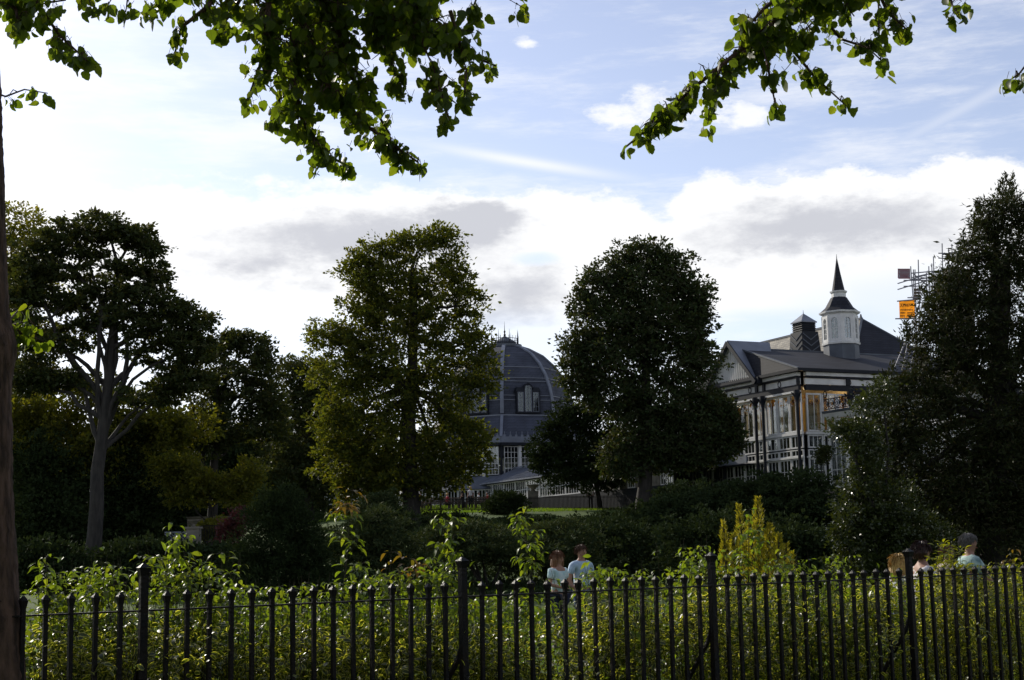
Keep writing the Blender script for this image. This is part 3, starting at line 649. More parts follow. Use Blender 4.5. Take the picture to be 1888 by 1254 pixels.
# pediment
pa0, pa1, pap = 4.15, 9.45, 6.8
m_ = MB(); b0, b1 = -.42, -.30
m_.add([pv(pa0, b0, 12.2), pv(pa1, b0, 12.2), pv(pap, b0, 14.62), pv(pa0, b1, 12.2), pv(pa1, b1, 12.2), pv(pap, b1, 14.62)], [(0, 1, 2), (5, 4, 3), (0, 3, 4, 1), (1, 4, 5, 2), (2, 5, 3, 0)])
m_.build('pediment', WHITE, pav)
m_ = MB()
for j in range(1, 22):
    s = pa0+(pa1-pa0)*j/22; zt = 12.2+2.42*(1-abs(s-pap)/2.65)
    if zt > 12.45: m_.box(pv(s, b0-.012, (12.25+zt-.1)/2), ea*.02, eb*.012, (0, 0, max(.02, (zt-.1-12.25)/2)))
m_.build('board_seams', WHITE, pav, kind='stuff')
for sgn in (-1, 1):
    fa = pap+sgn*(2.65+.35); zf = 12.2-.32; bb0, bb1 = -.62, 2.6
    m_ = MB(); m_.hexa([pv(fa, bb0, zf), pv(pap, bb0, 14.74), pv(pap, bb1, 14.74), pv(fa, bb1-1.7, zf)], [pv(fa, bb0, zf+.14), pv(pap, bb0, 14.90), pv(pap, bb1, 14.90), pv(fa, bb1-1.7, zf+.14)])
    m_.build('pediment_roof', LEAD, pav)
    m_ = MB(); m_.beam(pv(fa, bb0-.05, zf), pv(pap, bb0-.05, 14.75), .08, .26); m_.build('bargeboard', DARKP, pav)
m_ = MB(); pbox(m_, pa0-.3, pa1+.3, -.5, -.28, 12.02, 12.19); m_.build('pediment_sill', DARKP, pav)
m_ = MB(); pbox(m_, 3.55, 4.25, -.62, -.1, 11.80, 12.2); m_.build('corner_block', DARKP, pav)
# white balcony front and low canopies along facade A
m_ = MB(); pbox(m_, 5.0, 11.5, -.75, -.65, 7.0, 7.5); m_.build('balcony_front', LEAD, pav)
m_ = MB(); pbox(m_, 5.0, 11.5, -.64, -.15, 6.9, 6.98); m_.build('balcony_floor', DARKP, pav)

# ---- great hall behind
hall = thing('great_hall', 'tall hipped slate hall roof with its sunlit slope coloured tan, rising behind the pavilion', 'building', (24.6, 105, H(24, 105)))
RP = at(1589, 588, 105); rz = RP.z
def hl(a, b, z): return Vector((RP.x, 105, 0)) + ea*a + eb*b + Vector((0, 0, z))
W_ = 6.0; LH = 15.5; ze = rz-5.6
c_ = [hl(-W_, -W_, ze), hl(-W_, W_, ze), hl(LH, W_, ze), hl(LH, -W_, ze)]
MB().add([c_[0], hl(0, 0, rz), hl(LH, 0, rz), c_[3]], [(0, 1, 2, 3)]).build('sunlit_slope', SLATEW, hall)  # sunlight put into the colour: this slope is lighter than the other faces
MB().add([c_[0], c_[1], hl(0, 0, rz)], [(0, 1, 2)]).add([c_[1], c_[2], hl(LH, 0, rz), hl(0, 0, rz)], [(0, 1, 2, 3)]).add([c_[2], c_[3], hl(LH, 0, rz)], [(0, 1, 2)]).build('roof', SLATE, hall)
m_ = MB(); m_.beam(hl(0, 0, rz+.03), hl(LH, 0, rz+.03), .22, .14); m_.beam(hl(0, 0, rz), c_[0], .16, .1); m_.beam(hl(0, 0, rz), c_[1], .16, .1); m_.build('ridge_tiles', LEADD, hall)
MB().hexa([hl(-W_+.4, -W_+.4, 5), hl(-W_+.4, W_-.4, 5), hl(LH, W_-.4, 5), hl(LH, -W_+.4, 5)], [hl(-W_+.4, -W_+.4, ze), hl(-W_+.4, W_-.4, ze), hl(LH, W_-.4, ze), hl(LH, -W_+.4, ze)]).build('wall', STONE, hall)
MB().tube([hl(0.1, 0, rz), hl(.1, 0, rz+.35)], [.12, .05], 6).build('finial', LEADD, hall)
# louvred vent turret on the left slope
VC = at(1484, 640, 103.5); VC = Vector((VC.x, 103.5, 0))
vt = thing('vent_turret', 'dark square vent turret with a pyramid cap and chevron boards on the tan sunlit slope', 'turret', (VC.x, VC.y, 14))
def sq(m_, c, h0, z0, h1, z1, e1=ea, e2=eb):
    return m_.hexa([c-e1*h0-e2*h0+Vector((0, 0, z0)), c-e1*h0+e2*h0+Vector((0, 0, z0)), c+e1*h0+e2*h0+Vector((0, 0, z0)), c+e1*h0-e2*h0+Vector((0, 0, z0))],
                   [c-e1*h1-e2*h1+Vector((0, 0, z1)), c-e1*h1+e2*h1+Vector((0, 0, z1)), c+e1*h1+e2*h1+Vector((0, 0, z1)), c+e1*h1-e2*h1+Vector((0, 0, z1))])
sq(MB(), VC, .95, 13.2, .68, 16.7).build('flared_base', DARKP, vt)
sq(MB(), VC, .55, 16.7, .55, 17.35).build('neck', DARKP, vt)
for k in range(4): sq(MB(), VC, .62, 16.78+.15*k, .56, 16.86+.15*k).build('louvre', DARKP, vt)
sq(sq(MB(), VC, .66, 17.35, .66, 17.43), VC, .64, 17.43, .02, 18.05).build('cap', LEAD, vt)
MB().tube([VC+Vector((0, 0, 18)), VC+Vector((0, 0, 18.3))], [.03, .01], 5).build('finial', DARKP, vt)
for fc, (ex, ey) in enumerate(((ea, -eb), (eb, -ea))):
    for k in range(6):
        m_ = MB(); z = 14.0+.42*k
        def sp_(s, zz): h = .95-.27*(zz-13.2)/3.5; return VC + ex*(s*h) + ey*(h+.02) + Vector((0, 0, zz))
        m_.beam(sp_(0, z), sp_(.92, min(16.6, z+.45)), .03, .06); m_.beam(sp_(0, z), sp_(-.92, min(16.6, z+.45)), .03, .06)
        m_.build('chevron_board', LEADD, vt)
# white cupola with spire
CC = at(1551, 640, 96); CC = Vector((CC.x, 96, 0))
cup = thing('spired_cupola', 'white eight sided lantern with arched windows under a dark pointed spire', 'cupola', (CC.x, CC.y, 13.5))
crr = rad(-9)
R1 = 1.12
MB().lathe(CC, [(R1+.02, 13.2), (R1+.02, 14.72)], 8, crr).build('base', LEADD, cup)
MB().lathe(CC, [(R1+.1, 14.72), (R1+.12, 14.84), (R1+.02, 14.9)], 8, crr).build('sill', WHITE, cup)
MB().lathe(CC, [(R1, 16.6), (R1+.02, 16.68), (R1+.20, 16.78), (R1+.22, 16.88)], 8, crr).build('cornice', WHITE, cup)
MB().lathe(CC, [(R1+.16, 16.88), (.90, 17.2), (.52, 17.86)], 8, crr).build('lower_roof', SLATE, cup)
MB().lathe(CC, [(.47, 17.84), (.47, 18.12), (.55, 18.2), (.57, 18.28)], 8, crr).build('drum', WHITE, cup)
MB().lathe(CC, [(.42, 18.28), (.20, 19.45), (.012, 20.55)], 8, crr).build('spire', SLATE, cup)
MB().tube([CC+Vector((0, 0, 20.5)), CC+Vector((0, 0, 20.75))], [.025, .01], 5).build('finial', DARKP, cup)
for k in range(8):
    a0 = crr+2*PI*k/8; a1 = crr+2*PI*(k+1)/8
    P = CC+Vector((R1*math.sin(a0), -R1*math.cos(a0), 0)); Q = CC+Vector((R1*math.sin(a1), -R1*math.cos(a1), 0))
    MB().tube([P+Vector((0, 0, 14.9)), P+Vector((0, 0, 16.62))], .07, 6).build('corner_post', WHITE, cup)
    A = P.lerp(Q, .06); B = P.lerp(Q, .94)
    glazing(cup, (A.x, A.y), (B.x, B.y), 14.9, 16.6, 2, 4, .17, .03, arch=True, glass=GLASSB)
# right glazed wing that comes forward, with crest railing
D0 = C0 + ea*(-2.0) + eb*(1.75); 
wing = thing('glazed_wing', 'white glazed side wing with iron roof cresting, half hidden by the dark conifer', 'building', (D0.x, D0.y, H(D0.x, D0.y)))
def dw(s, o, z): return D0 - ea*s + eb*o + Vector((0, 0, z))    # s towards the camera, o to the right
LD = 12
MB().hexa([dw(-2, -.35, 9.62), dw(LD, -.35, 9.62), dw(LD, 8, 9.62), dw(-2, 8, 9.62)], [dw(-2, -.4, 9.74), dw(LD, -.4, 9.74), dw(LD, 8, 9.9), dw(-2, 8, 9.9)]).build('flat_roof', LEADD, wing)
MB().hexa([dw(-2, -.12, 9.28), dw(LD, -.12, 9.28), dw(LD, 0, 9.28), dw(-2, 0, 9.28)], [dw(-2, -.3, 9.6), dw(LD, -.3, 9.6), dw(LD, 0, 9.6), dw(-2, 0, 9.6)]).build('cornice', WHITE, wing)
for i in range(8):
    s0 = -1.8+(LD+1.6)*i/8; s1 = s0+(LD+1.6)/8-.08
    A, B = dw(s0, 0, 0), dw(s1, 0, 0)
    glazing(wing, (A.x, A.y), (B.x, B.y), 8.35, 9.25, 3, 1, .09, .04); glazing(wing, (A.x, A.y), (B.x, B.y), 5.2, 8.28, 3, 3, .10, .04)
    MB().box(dw(s0-.04, .0, 7.2), ea*.05, eb*.09, (0, 0, 2.07)).build('pilaster', WHITE, wing)
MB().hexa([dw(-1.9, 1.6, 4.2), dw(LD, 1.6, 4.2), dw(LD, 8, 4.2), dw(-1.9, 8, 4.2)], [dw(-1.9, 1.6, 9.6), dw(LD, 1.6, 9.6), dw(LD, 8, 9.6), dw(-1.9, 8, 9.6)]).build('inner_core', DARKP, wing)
m_ = MB(); m_.beam(dw(-2, -.2, 10.45), dw(LD, -.2, 10.45), .05); m_.beam(dw(-2, -.2, 9.85), dw(LD, -.2, 9.85), .05)
m_.build('crest_rail', DARKP, wing)
for i in range(24):
    c = dw(-1.8+i*.56, -.2, 10.15); pts = [c + ea*(.22*math.cos(t)) + Vector((0, 0, .24*math.sin(t))) for t in np.linspace(0, 2*PI, 10)]
    m_ = MB().tube(pts, .025, 4, False); m_.beam(c+ea*.28-Vector((0, 0, .3)), c+ea*.28+Vector((0, 0, .3)), .04)
    pts = [c + ea*(.10*math.cos(t)) + Vector((0, 0, .11*math.sin(t))) for t in np.linspace(0, 2*PI, 8)]
    m_.tube(pts, .02, 4, False)
    if i % 5 == 0: m_.tube([c+Vector((0, 0, .6))+ea*(.17*math.cos(t)) + Vector((0, 0, .2*math.sin(t))) for t in np.linspace(0, 2*PI, 12)], .035, 4, False)
    m_.build('crest_ring', DARKP, wing)
# building seen between the trees on the left
hb = thing('cottage', 'pale rendered cottage with a grey roof glimpsed left of the tall tree', 'house', at(655, 925, 140))
b0 = at(598, 925, 140); b1 = at(690, 925, 140)
k_ = 140/F
def hbp(px, py, dy=0): q = at(px, py, 140); return Vector((q.x, 140+dy, q.z))
MB().hexa([hbp(598, 935), hbp(692, 935), hbp(692, 935, 6), hbp(598, 935, 6)], [hbp(598, 905), hbp(692, 905), hbp(692, 905, 6), hbp(598, 905, 6)]).build('wall', WHITE, hb)
MB().hexa([hbp(592, 906, -.4), hbp(698, 906, -.4), hbp(698, 906, 3), hbp(592, 906, 3)], [hbp(598, 872, 2.8), hbp(692, 872, 2.8), hbp(692, 872, 3), hbp(598, 872, 3)]).build('roof', SLATEW, hb)
for q_ in (612, 636, 660):
    A, B = hbp(q_, 900, -.05), hbp(q_+12, 900, -.05); glazing(hb, (A.x, A.y), (B.x, B.y), hbp(650, 928).z, hbp(650, 912).z, 2, 2, .06, .04)

# ------------------------------------------------------------ scaffold and its signs
SY = 80
def sc(px, py, dy=0.0): return at(px, py, SY+dy)
scf = thing('scaffolding', 'steel tube scaffolding with boards and ladder rising behind the dark conifer', 'scaffolding', sc(1700, 700))
for (x0, y0, x1, y1, dy) in ((1679, 491, 1684, 556, 0), (1684, 497, 1690, 700, .6), (1687, 497, 1692, 700, 1.6), (1693, 479, 1698, 690, 0), (1708, 503, 1712, 700, 1.6), (1712.5, 491, 1717, 700, 0),
                             (1718, 486, 1722, 700, .8), (1721, 473, 1727, 700, 2.2), (1737, 449, 1742, 690, 0), (1749, 457, 1754, 690, 1), (1755, 450, 1760, 690, 2.4), (1771, 455, 1775, 690, 1)):
    MB().beam(sc(x0, y0, dy), sc(x1, y1, dy), .055).build('upright', METAL, scf)
for (x0, y0, x1, y1, dy) in ((1655, 523, 1752, 493, 0), (1655, 534, 1740, 508, .1), (1680, 504, 1745, 498, .5), (1666, 517, 1730, 517, 1.6), (1666, 528, 1735, 527, 1.7), (1680, 512, 1790, 488, .9),
                             (1680, 516, 1727, 511, 2.2), (1673, 549, 1700, 549, .1), (1684, 505, 1710, 527, .2), (1697, 512, 1740, 515, 1.2), (1720, 512, 1700, 540, 1.0), (1730, 467, 1775, 468, .1),
                             (1730, 476, 1770, 477, 1.1), (1737, 470, 1790, 458, .6), (1736, 466, 1760, 478, .3), (1684, 553, 1693, 580, .3), (1697, 553, 1685, 600, .4), (1702, 553, 1694, 590, .7), (1650, 677, 1677, 611, 0), (1728, 500, 1760, 492, 2)):
    MB().beam(sc(x0, y0, dy), sc(x1, y1, dy), .055).build('tube', METAL, scf)
m_ = MB(); a, b = sc(1671, 682, .2), sc(1687, 606, .2); w = Vector((.22, 0, 0)); m_.beam(a-w, b-w, .05); m_.beam(a+w, b+w, .05)
for i in range(1, 12): p_ = a.lerp(b, i/12); m_.beam(p_-w, p_+w, .035)
m_.build('ladder', METAL, scf)
for k in range(4):
    z_ = 532+5.5*k; MB().hexa([sc(1684.5, z_+4.8, .1), sc(1698, z_+4.8, .1), sc(1698, z_+4.8, .18), sc(1684.5, z_+4.8, .18)], [sc(1684.5, z_, .1), sc(1698, z_, .1), sc(1698, z_, .18), sc(1684.5, z_, .18)]).build('board', WOOD, scf)
# the stone turret inside the scaffold
tr_ = sc(1765, 600, 4); tt_ = thing('stone_turret', 'dark stone turret wrapped in scaffolding behind the conifer', 'turret', (tr_.x, tr_.y, 3))
MB().lathe((tr_.x, tr_.y, 0), [(1.0, 3), (1.0, 15.8), (1.2, 16.0), (1.2, 16.3), (.9, 16.8), (.5, 17.4)], 8).build('shaft', STONE, tt_)
MB().lathe((tr_.x, tr_.y, 0), [(1.3, 16.0), (1.3, 16.15)], 8).build('string_course', LEADD, tt_)
# orange banner
bt = thing('orange_banner', 'orange banner with black lettering hung on the scaffolding', 'banner', sc(1671, 588))
vs = []; fs = []; NB = 10
for j in range(NB+1):
    for i in range(NB+1):
        u_, v_ = i/NB, j/NB; px = 1657.5+(u_*28)+v_*1.2; py = 554.5-u_*2.2+v_*33
        p_ = sc(px, py, -.15+.03*math.sin(u_*6+v_*3)); vs.append(p_)
for j in range(NB):
    for i in range(NB): a = j*(NB+1)+i; fs.append((a, a+1, a+NB+2, a+NB+1))
MB().add(vs, fs).build('cloth', ORANGE, bt, smooth=True)
MB().beam(sc(1654, 555.5, -.15), sc(1686, 552.5, -.15), .06).build('top_pole', METAL, bt)
MB().beam(sc(1650.5, 587.8, -.15), sc(1688, 587.4, -.15), .06).build('bottom_pole', METAL, bt)
def text_mesh(txt, size):
    c = bpy.data.curves.new('t', 'FONT'); c.body = txt; c.size = size; c.extrude = 0.004; c.align_x = 'LEFT'; c.offset = size*0.02
    o = bpy.data.objects.new('t', c); COL.objects.link(o); dg = bpy.context.evaluated_depsgraph_get(); dg.update()
    me = bpy.data.meshes.new_from_object(o.evaluated_get(dg)); bpy.data.objects.remove(o); return me
def lettering(parent, txt, px, py, w_px, h_px, mt, Y, name='lettering', slant=-.07):
    me = text_mesh(txt, 1.0); co = np.array([v.co[:] for v in me.vertices]); mn = co.min(0); mx = co.max(0)
    A = at(px, py, Y); sx = w_px/F*Y/(mx[0]-mn[0]); sz = h_px/F*Y/(mx[1]-mn[1])
    new = np.stack([A.x+(co[:, 0]-mn[0])*sx, np.full(len(co), A.y)-co[:, 2], A.z+(co[:, 1]-mn[1])*sz+(co[:, 0]-mn[0])*sx*(-slant)], -1)-np.array(origin(parent))
    me.vertices.foreach_set('co', new.ravel()); me.materials.clear(); me.materials.append(mt); me.update()
    return link(name, me, parent)
lettering(bt, 'X', 1659.2, 566.5, 5.2, 7.4, INK, SY-.22)
lettering(bt, 'PRESS', 1664.8, 566.0, 18.5, 5.2, INK, SY-.22)
for j, y_ in enumerate((571.5, 577.0, 582.5)):
    m_ = MB(); x_ = 1659.6; 
    while x_ < 1683:
        w = random.uniform(.5, 1.5)
        if not (j and 1668.5 < x_ < 1671): a = sc(x_, y_, -.22); b = sc(x_+w, y_-.1, -.22); hh = Vector((0, 0, random.uniform(.025, .05))); m_.add([a-hh, b-hh, b+hh, a+hh], [(0, 1, 2, 3)])
        x_ += w+.35
    m_.build('small_print', INK, bt)
sg = thing('scaffold_sign', 'small grey and red company board fixed at the top of the scaffolding', 'sign', sc(1667, 514))
MB().hexa([sc(1656.5, 513.5, 0), sc(1679, 514.5, 0), sc(1679, 514.5, .05), sc(1656.5, 513.5, .05)], [sc(1655, 495.2, 0), sc(1678, 496, 0), sc(1678, 496, .05), sc(1655, 495.2, .05)]).build('board', SIGNB, sg)
m_ = MB()
for (x0, y0, x1, y1) in ((1655.4, 495.4, 1678, 496.9), (1656.4, 512, 1678.8, 514.2), (1655.2, 496.2, 1656.6, 513), (1657.6, 504.0, 1677, 504.7)):
    m_.hexa([sc(x0, y1, -.03), sc(x1, y1, -.03), sc(x1, y1, -.005), sc(x0, y1, -.005)], [sc(x0, y0, -.03), sc(x1, y0, -.03), sc(x1, y0, -.005), sc(x0, y0, -.005)])
for y_ in (499, 501.5, 506.6, 508.6, 510.6):
    x_ = 1659 + random.random()
    while x_ < 1676:
        w = random.uniform(.6, 2); a = sc(x_, y_, -.03); b = sc(x_+w, y_, -.03); hh = Vector((0, 0, .022)); m_.add([a-hh, b-hh, b+hh, a+hh], [(0, 1, 2, 3)]); x_ += w+.5
m_.build('print', SIGNR, sg)
#==TREES==
# ------------------------------------------------------------ trees and bushes
def base_px(px, Y, py=None):
    p_ = at(px, py or 1000, Y); return Vector((p_.x, Y, H(p_.x, Y)))
# broad layered tree on the left
b1_ = base_px(165, 60); 
T1 = [(185, 420, 72, 16), (240, 436, 44, 15), (125, 440, 52, 16), (275, 458, 22, 12), (80, 462, 40, 18), (165, 468, 34, 9), (60, 500, 44, 20), (130, 505, 52, 14), (232, 498, 44, 12), (285, 505, 26, 18), (195, 535, 52, 15),
      (270, 545, 44, 16), (60, 545, 50, 22), (120, 562, 44, 13), (315, 568, 34, 18), (225, 582, 52, 17), (355, 595, 34, 22), (290, 615, 56, 18), (150, 600, 34, 12), (50, 610, 44, 28), (115, 635, 50, 15), (350, 645, 48, 26), (262, 655, 34, 12),
      (60, 690, 50, 34), (340, 700, 46, 28), (285, 728, 50, 18), (110, 700, 48, 18)]
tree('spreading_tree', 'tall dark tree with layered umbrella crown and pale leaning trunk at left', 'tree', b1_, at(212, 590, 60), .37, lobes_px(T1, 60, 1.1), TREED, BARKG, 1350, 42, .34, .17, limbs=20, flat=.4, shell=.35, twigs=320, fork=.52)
T1b = [(90, 770, 100, 45), (240, 790, 90, 40), (180, 720, 60, 25), (310, 790, 70, 45), (40, 770, 40, 60), (130, 830, 110, 40), (240, 850, 60, 40)]
tree('undergrowth_tree', 'low yellow green leafy tree filling the shade beneath the layered crown', 'tree', base_px(120, 68), at(140, 800, 68), .25, lobes_px(T1b, 68), TREEY, BARKD, 800, 45, .55, .18, limbs=6, shell=.2, twigs=60)
T2 = [(30, 410, 45, 28), (60, 440, 25, 30), (15, 470, 40, 40), (55, 520, 40, 50), (10, 580, 40, 60), (50, 640, 45, 60), (-40, 500, 50, 90)]
tree('far_left_tree', 'airy light green tree behind the trunk at the left edge', 'tree', base_px(10, 84), at(20, 480, 84), .35, lobes_px(T2, 84), TREEY, BARKD, 560, 34, .5, .19, limbs=7, twigs=120)
T3 = [(440, 628, 32, 18), (405, 640, 30, 20), (470, 650, 28, 26), (490, 690, 22, 34), (420, 690, 50, 26), (385, 740, 40, 30), (480, 740, 38, 34), (420, 790, 60, 32), (500, 780, 30, 50), (370, 800, 50, 35)]
tree('round_topped_tree', 'smaller rounded tree stepping down to the right of the layered tree', 'tree', base_px(385, 72), at(400, 690, 72), .3, lobes_px(T3, 72, 1.1), TREED, BARKD, 640, 40, .42, .18, limbs=10, flat=.5, shell=.35, twigs=160, fork=.4)
T3b = [(545, 668, 26, 14), (575, 690, 45, 30), (540, 720, 38, 35), (600, 740, 50, 50), (550, 790, 60, 55), (610, 830, 55, 60), (530, 870, 60, 55), (600, 890, 50, 40)]
tree('shaded_tree', 'dark rounded tree standing behind and left of the tall lime tree', 'tree', base_px(570, 105), at(575, 740, 105), .35, lobes_px(T3b, 105), TREED, BARKD, 900, 40, .6, .22, limbs=7, twigs=80, shell=.2)
# central tall tree
T4 = [(805, 440, 34, 22), (770, 452, 40, 24), (725, 462, 34, 26), (680, 480, 34, 22), (660, 500, 28, 26), (838, 492, 26, 28), (720, 520, 60, 38), (800, 530, 60, 44), (680, 560, 45, 38), (855, 560, 32, 36), (750, 590, 80, 44),
      (610, 620, 40, 30), (660, 630, 50, 36), (850, 630, 45, 38), (760, 670, 100, 48), (890, 680, 32, 36), (640, 690, 62, 36), (680, 740, 90, 44), (830, 730, 70, 46), (620, 790, 46, 40), (720, 810, 100, 50), (830, 810, 60, 50), (870, 830, 28, 46),
      (650, 850, 60, 34), (740, 880, 80, 36), (800, 870, 60, 36), (700, 900, 50, 26), (640, 900, 24, 30)]
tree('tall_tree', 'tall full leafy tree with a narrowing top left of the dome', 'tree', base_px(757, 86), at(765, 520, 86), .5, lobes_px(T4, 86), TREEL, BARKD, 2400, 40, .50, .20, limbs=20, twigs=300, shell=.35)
T5 = [(1190, 468, 46, 22), (1150, 485, 36, 26), (1235, 492, 38, 26), (1110, 520, 36, 30), (1190, 530, 70, 40), (1275, 545, 36, 34), (1075, 560, 24, 24), (1120, 590, 60, 40), (1215, 600, 80, 44), (1288, 580, 26, 34), (1065, 640, 30, 30), (1070, 690, 34, 34),
      (1140, 660, 70, 44), (1250, 670, 70, 44), (1284, 650, 24, 36), (1130, 730, 60, 34), (1220, 745, 80, 44), (1300, 752, 44, 32), (1340, 760, 20, 22), (1190, 800, 60, 36), (1280, 800, 56, 36), (1340, 800, 30, 36), (1220, 840, 40, 26), (1150, 850, 46, 30), (1270, 835, 60, 26), (1320, 820, 40, 26)]
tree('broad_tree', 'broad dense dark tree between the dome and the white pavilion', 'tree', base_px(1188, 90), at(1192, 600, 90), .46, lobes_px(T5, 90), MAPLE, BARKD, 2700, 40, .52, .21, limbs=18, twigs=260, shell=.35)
T5b = [(1075, 750, 46, 22), (1040, 775, 40, 26), (1110, 785, 50, 30), (1020, 820, 36, 34), (1080, 830, 60, 34), (1140, 830, 36, 34), (1050, 870, 56, 26), (1110, 875, 56, 26), (1000, 850, 18, 26), (1150, 870, 26, 22)]
tree('low_dark_tree', 'small dark spreading tree on the upper lawn in front of the broad tree', 'tree', base_px(1110, 101), at(1085, 830, 101), .2, lobes_px(T5b, 101), BUSHD, BARKD, 800, 40, .5, .2, limbs=9, twigs=70, shell=.2, flat=.45, fork=.3)
# lit low branches on the left
T7 = [(330, 860, 34, 18), (310, 890, 28, 22), (370, 890, 44, 22), (420, 900, 36, 24), (440, 925, 22, 18), (350, 915, 40, 16), (300, 860, 26, 20), (460, 880, 26, 24)]
tree('sunlit_small_tree', 'small yellow green tree catching sun in the gap at left', 'tree', base_px(392, 66), at(385, 880, 66), .12, lobes_px(T7, 66), TREEY, BARKD, 360, 40, .35, .15, limbs=5, twigs=40, shell=.1, fork=.5)
# dark mass at the left under the crowns
for i, (lb, cat, px, Y, lob) in enumerate([
    ('black green evergreen shrub left of the leaning trunk', 'shrub', 90, 66, [(80, 870, 70, 60), (90, 950, 80, 70), (50, 1000, 50, 50), (110, 1020, 60, 40)]),
    ('dark upright evergreen right of the leaning trunk', 'shrub', 240, 68, [(235, 840, 50, 60), (240, 920, 56, 70), (240, 1000, 60, 50), (200, 960, 40, 60)]),
    ('dark bushes closing the view beneath the rounded tree', 'shrub', 500, 110, [(480, 880, 60, 50), (440, 840, 60, 50), (540, 930, 70, 40), (390, 840, 50, 40)]),
    ('small dark thicket just behind the stone pedestal', 'shrub', 340, 76, [(320, 950, 40, 22), (370, 945, 40, 20), (345, 970, 50, 20), (410, 955, 40, 20)]),
    ('shadowy thicket behind the little terrace at left', 'shrub', 340, 130, [(330, 850, 80, 50), (400, 860, 90, 50), (300, 920, 70, 50), (420, 900, 60, 30), (360, 925, 80, 20)])]):
    bush('dark_shrub', lb, cat, base_px(px, Y), lobes_px(lob, Y), BUSHD, 700, 36, .55 if Y < 90 else .8, .19 if Y < 90 else .27, shell=.05, group='dark evergreens below the left trees')
for i, (lb, px, lob) in enumerate([
    ('low black green shrub behind the shrubs next to the big trunk', 110, [(60, 1030, 50, 30), (120, 1040, 50, 26), (90, 1060, 90, 26)]),
    ('low dark shrub between leaning trunk and stone pedestal', 260, [(230, 1035, 50, 26), (290, 1030, 50, 30), (260, 1060, 90, 26)]),
    ('low dark shrub under the stone pedestal and railing', 380, [(350, 1035, 50, 20), (410, 1030, 50, 24), (380, 1060, 90, 26)])]):
    bush('dark_shrub', lb, 'shrub', base_px(px, 46), lobes_px(lob, 46), BUSHD, 420, 36, .35, .14, shell=.05, group='low dark shrubs beyond the lawn at left')
# conifer mound left of centre
bush('dense_conifer', 'dark rounded dwarf conifer left of the tall red tipped shoot', 'conifer', base_px(515, 42), lobes_px([(520, 925, 36, 26), (500, 955, 52, 32), (545, 965, 44, 34), (510, 1010, 72, 38), (560, 1030, 50, 36), (470, 1040, 40, 30), (500, 1075, 80, 34), (580, 1075, 60, 34)], 42), BUSHD, 1100, 36, .22, .11, shape=SLIM, shell=.3, updir=.5)
# bank shrubs
bk = [('spreading juniper', 'wide dark juniper with feathery layered sprays left on the bank', JUNI, 700, 52, [(690, 965, 44, 26), (700, 990, 70, 22), (660, 1020, 60, 24), (740, 1030, 60, 24)]),
      ('juniper', 'small pyramid conifer in front of the tall tree trunk', JUNI, 705, 60, [(708, 925, 22, 16), (700, 945, 38, 18), (715, 965, 46, 18)]),
      ('juniper', 'low juniper with sunlit horizontal sprays below the lit lawn', JUNI, 900, 54, [(860, 968, 40, 8), (880, 985, 80, 12), (930, 1010, 80, 22), (850, 1020, 70, 24), (820, 990, 50, 18)]),
      ('juniper', 'dark juniper mass behind the standing couple', JUNI, 1010, 56, [(1030, 970, 40, 10), (1000, 985, 60, 16), (1040, 1000, 70, 26), (980, 1030, 70, 28), (1060, 1040, 60, 26)]),
      ('bush', 'dark bush right of the couple on the shaded bank', BUSHD, 1130, 60, [(1110, 985, 80, 28), (1150, 1010, 90, 34), (1120, 1050, 90, 34)]),
      ('bush', 'dark bush under the broad tree trunk', BUSHD, 1230, 66, [(1175, 972, 50, 16), (1250, 935, 50, 24), (1260, 960, 70, 26), (1210, 990, 80, 30)]),
      ('bush', 'high dark bush below the pavilion column corner', BUSHD, 1390, 66, [(1380, 915, 60, 24), (1420, 900, 50, 22), (1340, 935, 60, 26), (1410, 940, 80, 26)]),
      ('bush', 'rounded dark bush left of the glossy holly', BUSHD, 1490, 64, [(1480, 895, 50, 24), (1500, 930, 56, 30), (1450, 945, 60, 26), (1520, 975, 60, 36)]),
      ('bush', 'dark bush behind the golden conifer', BUSHD, 1330, 56, [(1300, 990, 80, 34), (1350, 980, 80, 34), (1270, 1040, 90, 36), (1360, 1040, 80, 34)]),
      ('bush', 'dark bush low on the bank right of the golden conifer', BUSHD, 1490, 52, [(1450, 1000, 70, 34), (1510, 1010, 70, 40), (1480, 1050, 90, 34), (1560, 1040, 60, 36)]),
      ('bush', 'uneven dark bush at the lawn edge below the tall tree', BUSHD, 830, 88, [(800, 962, 50, 12), (850, 968, 40, 14)]),
      ('bush', 'dark tufted bush at the lawn edge left of the low dark tree', BUSHD, 985, 86, [(960, 968, 40, 13), (1010, 972, 44, 16)]),
      ('bush', 'dark mound at the lawn edge right of the low dark tree trunk', BUSHD, 1150, 84, [(1135, 966, 36, 15), (1185, 955, 34, 20)]),
      ('bush', 'tall dark mound between broad tree trunk and pavilion', BUSHD, 1270, 80, [(1260, 915, 44, 22), (1300, 930, 40, 26), (1240, 940, 50, 24)]),
      ('bush', 'small dark bush among the benches near the dome', BUSHD, 940, 96, [(935, 925, 26, 14), (930, 938, 30, 12)])]
for nm, lb, mt_, px, Y, lob in bk:
    ju = mt_ is JUNI
    bush('juniper' if ju else 'bank_bush', lb, 'juniper' if ju else 'bush', base_px(px, Y), lobes_px(lob, Y, 1.2), mt_, 520, 36, .34, .15, shape=SLIM if ju else DIA, flat=.3 if ju else .6, shell=.1, updir=.25, group='dark shrubs on the bank')
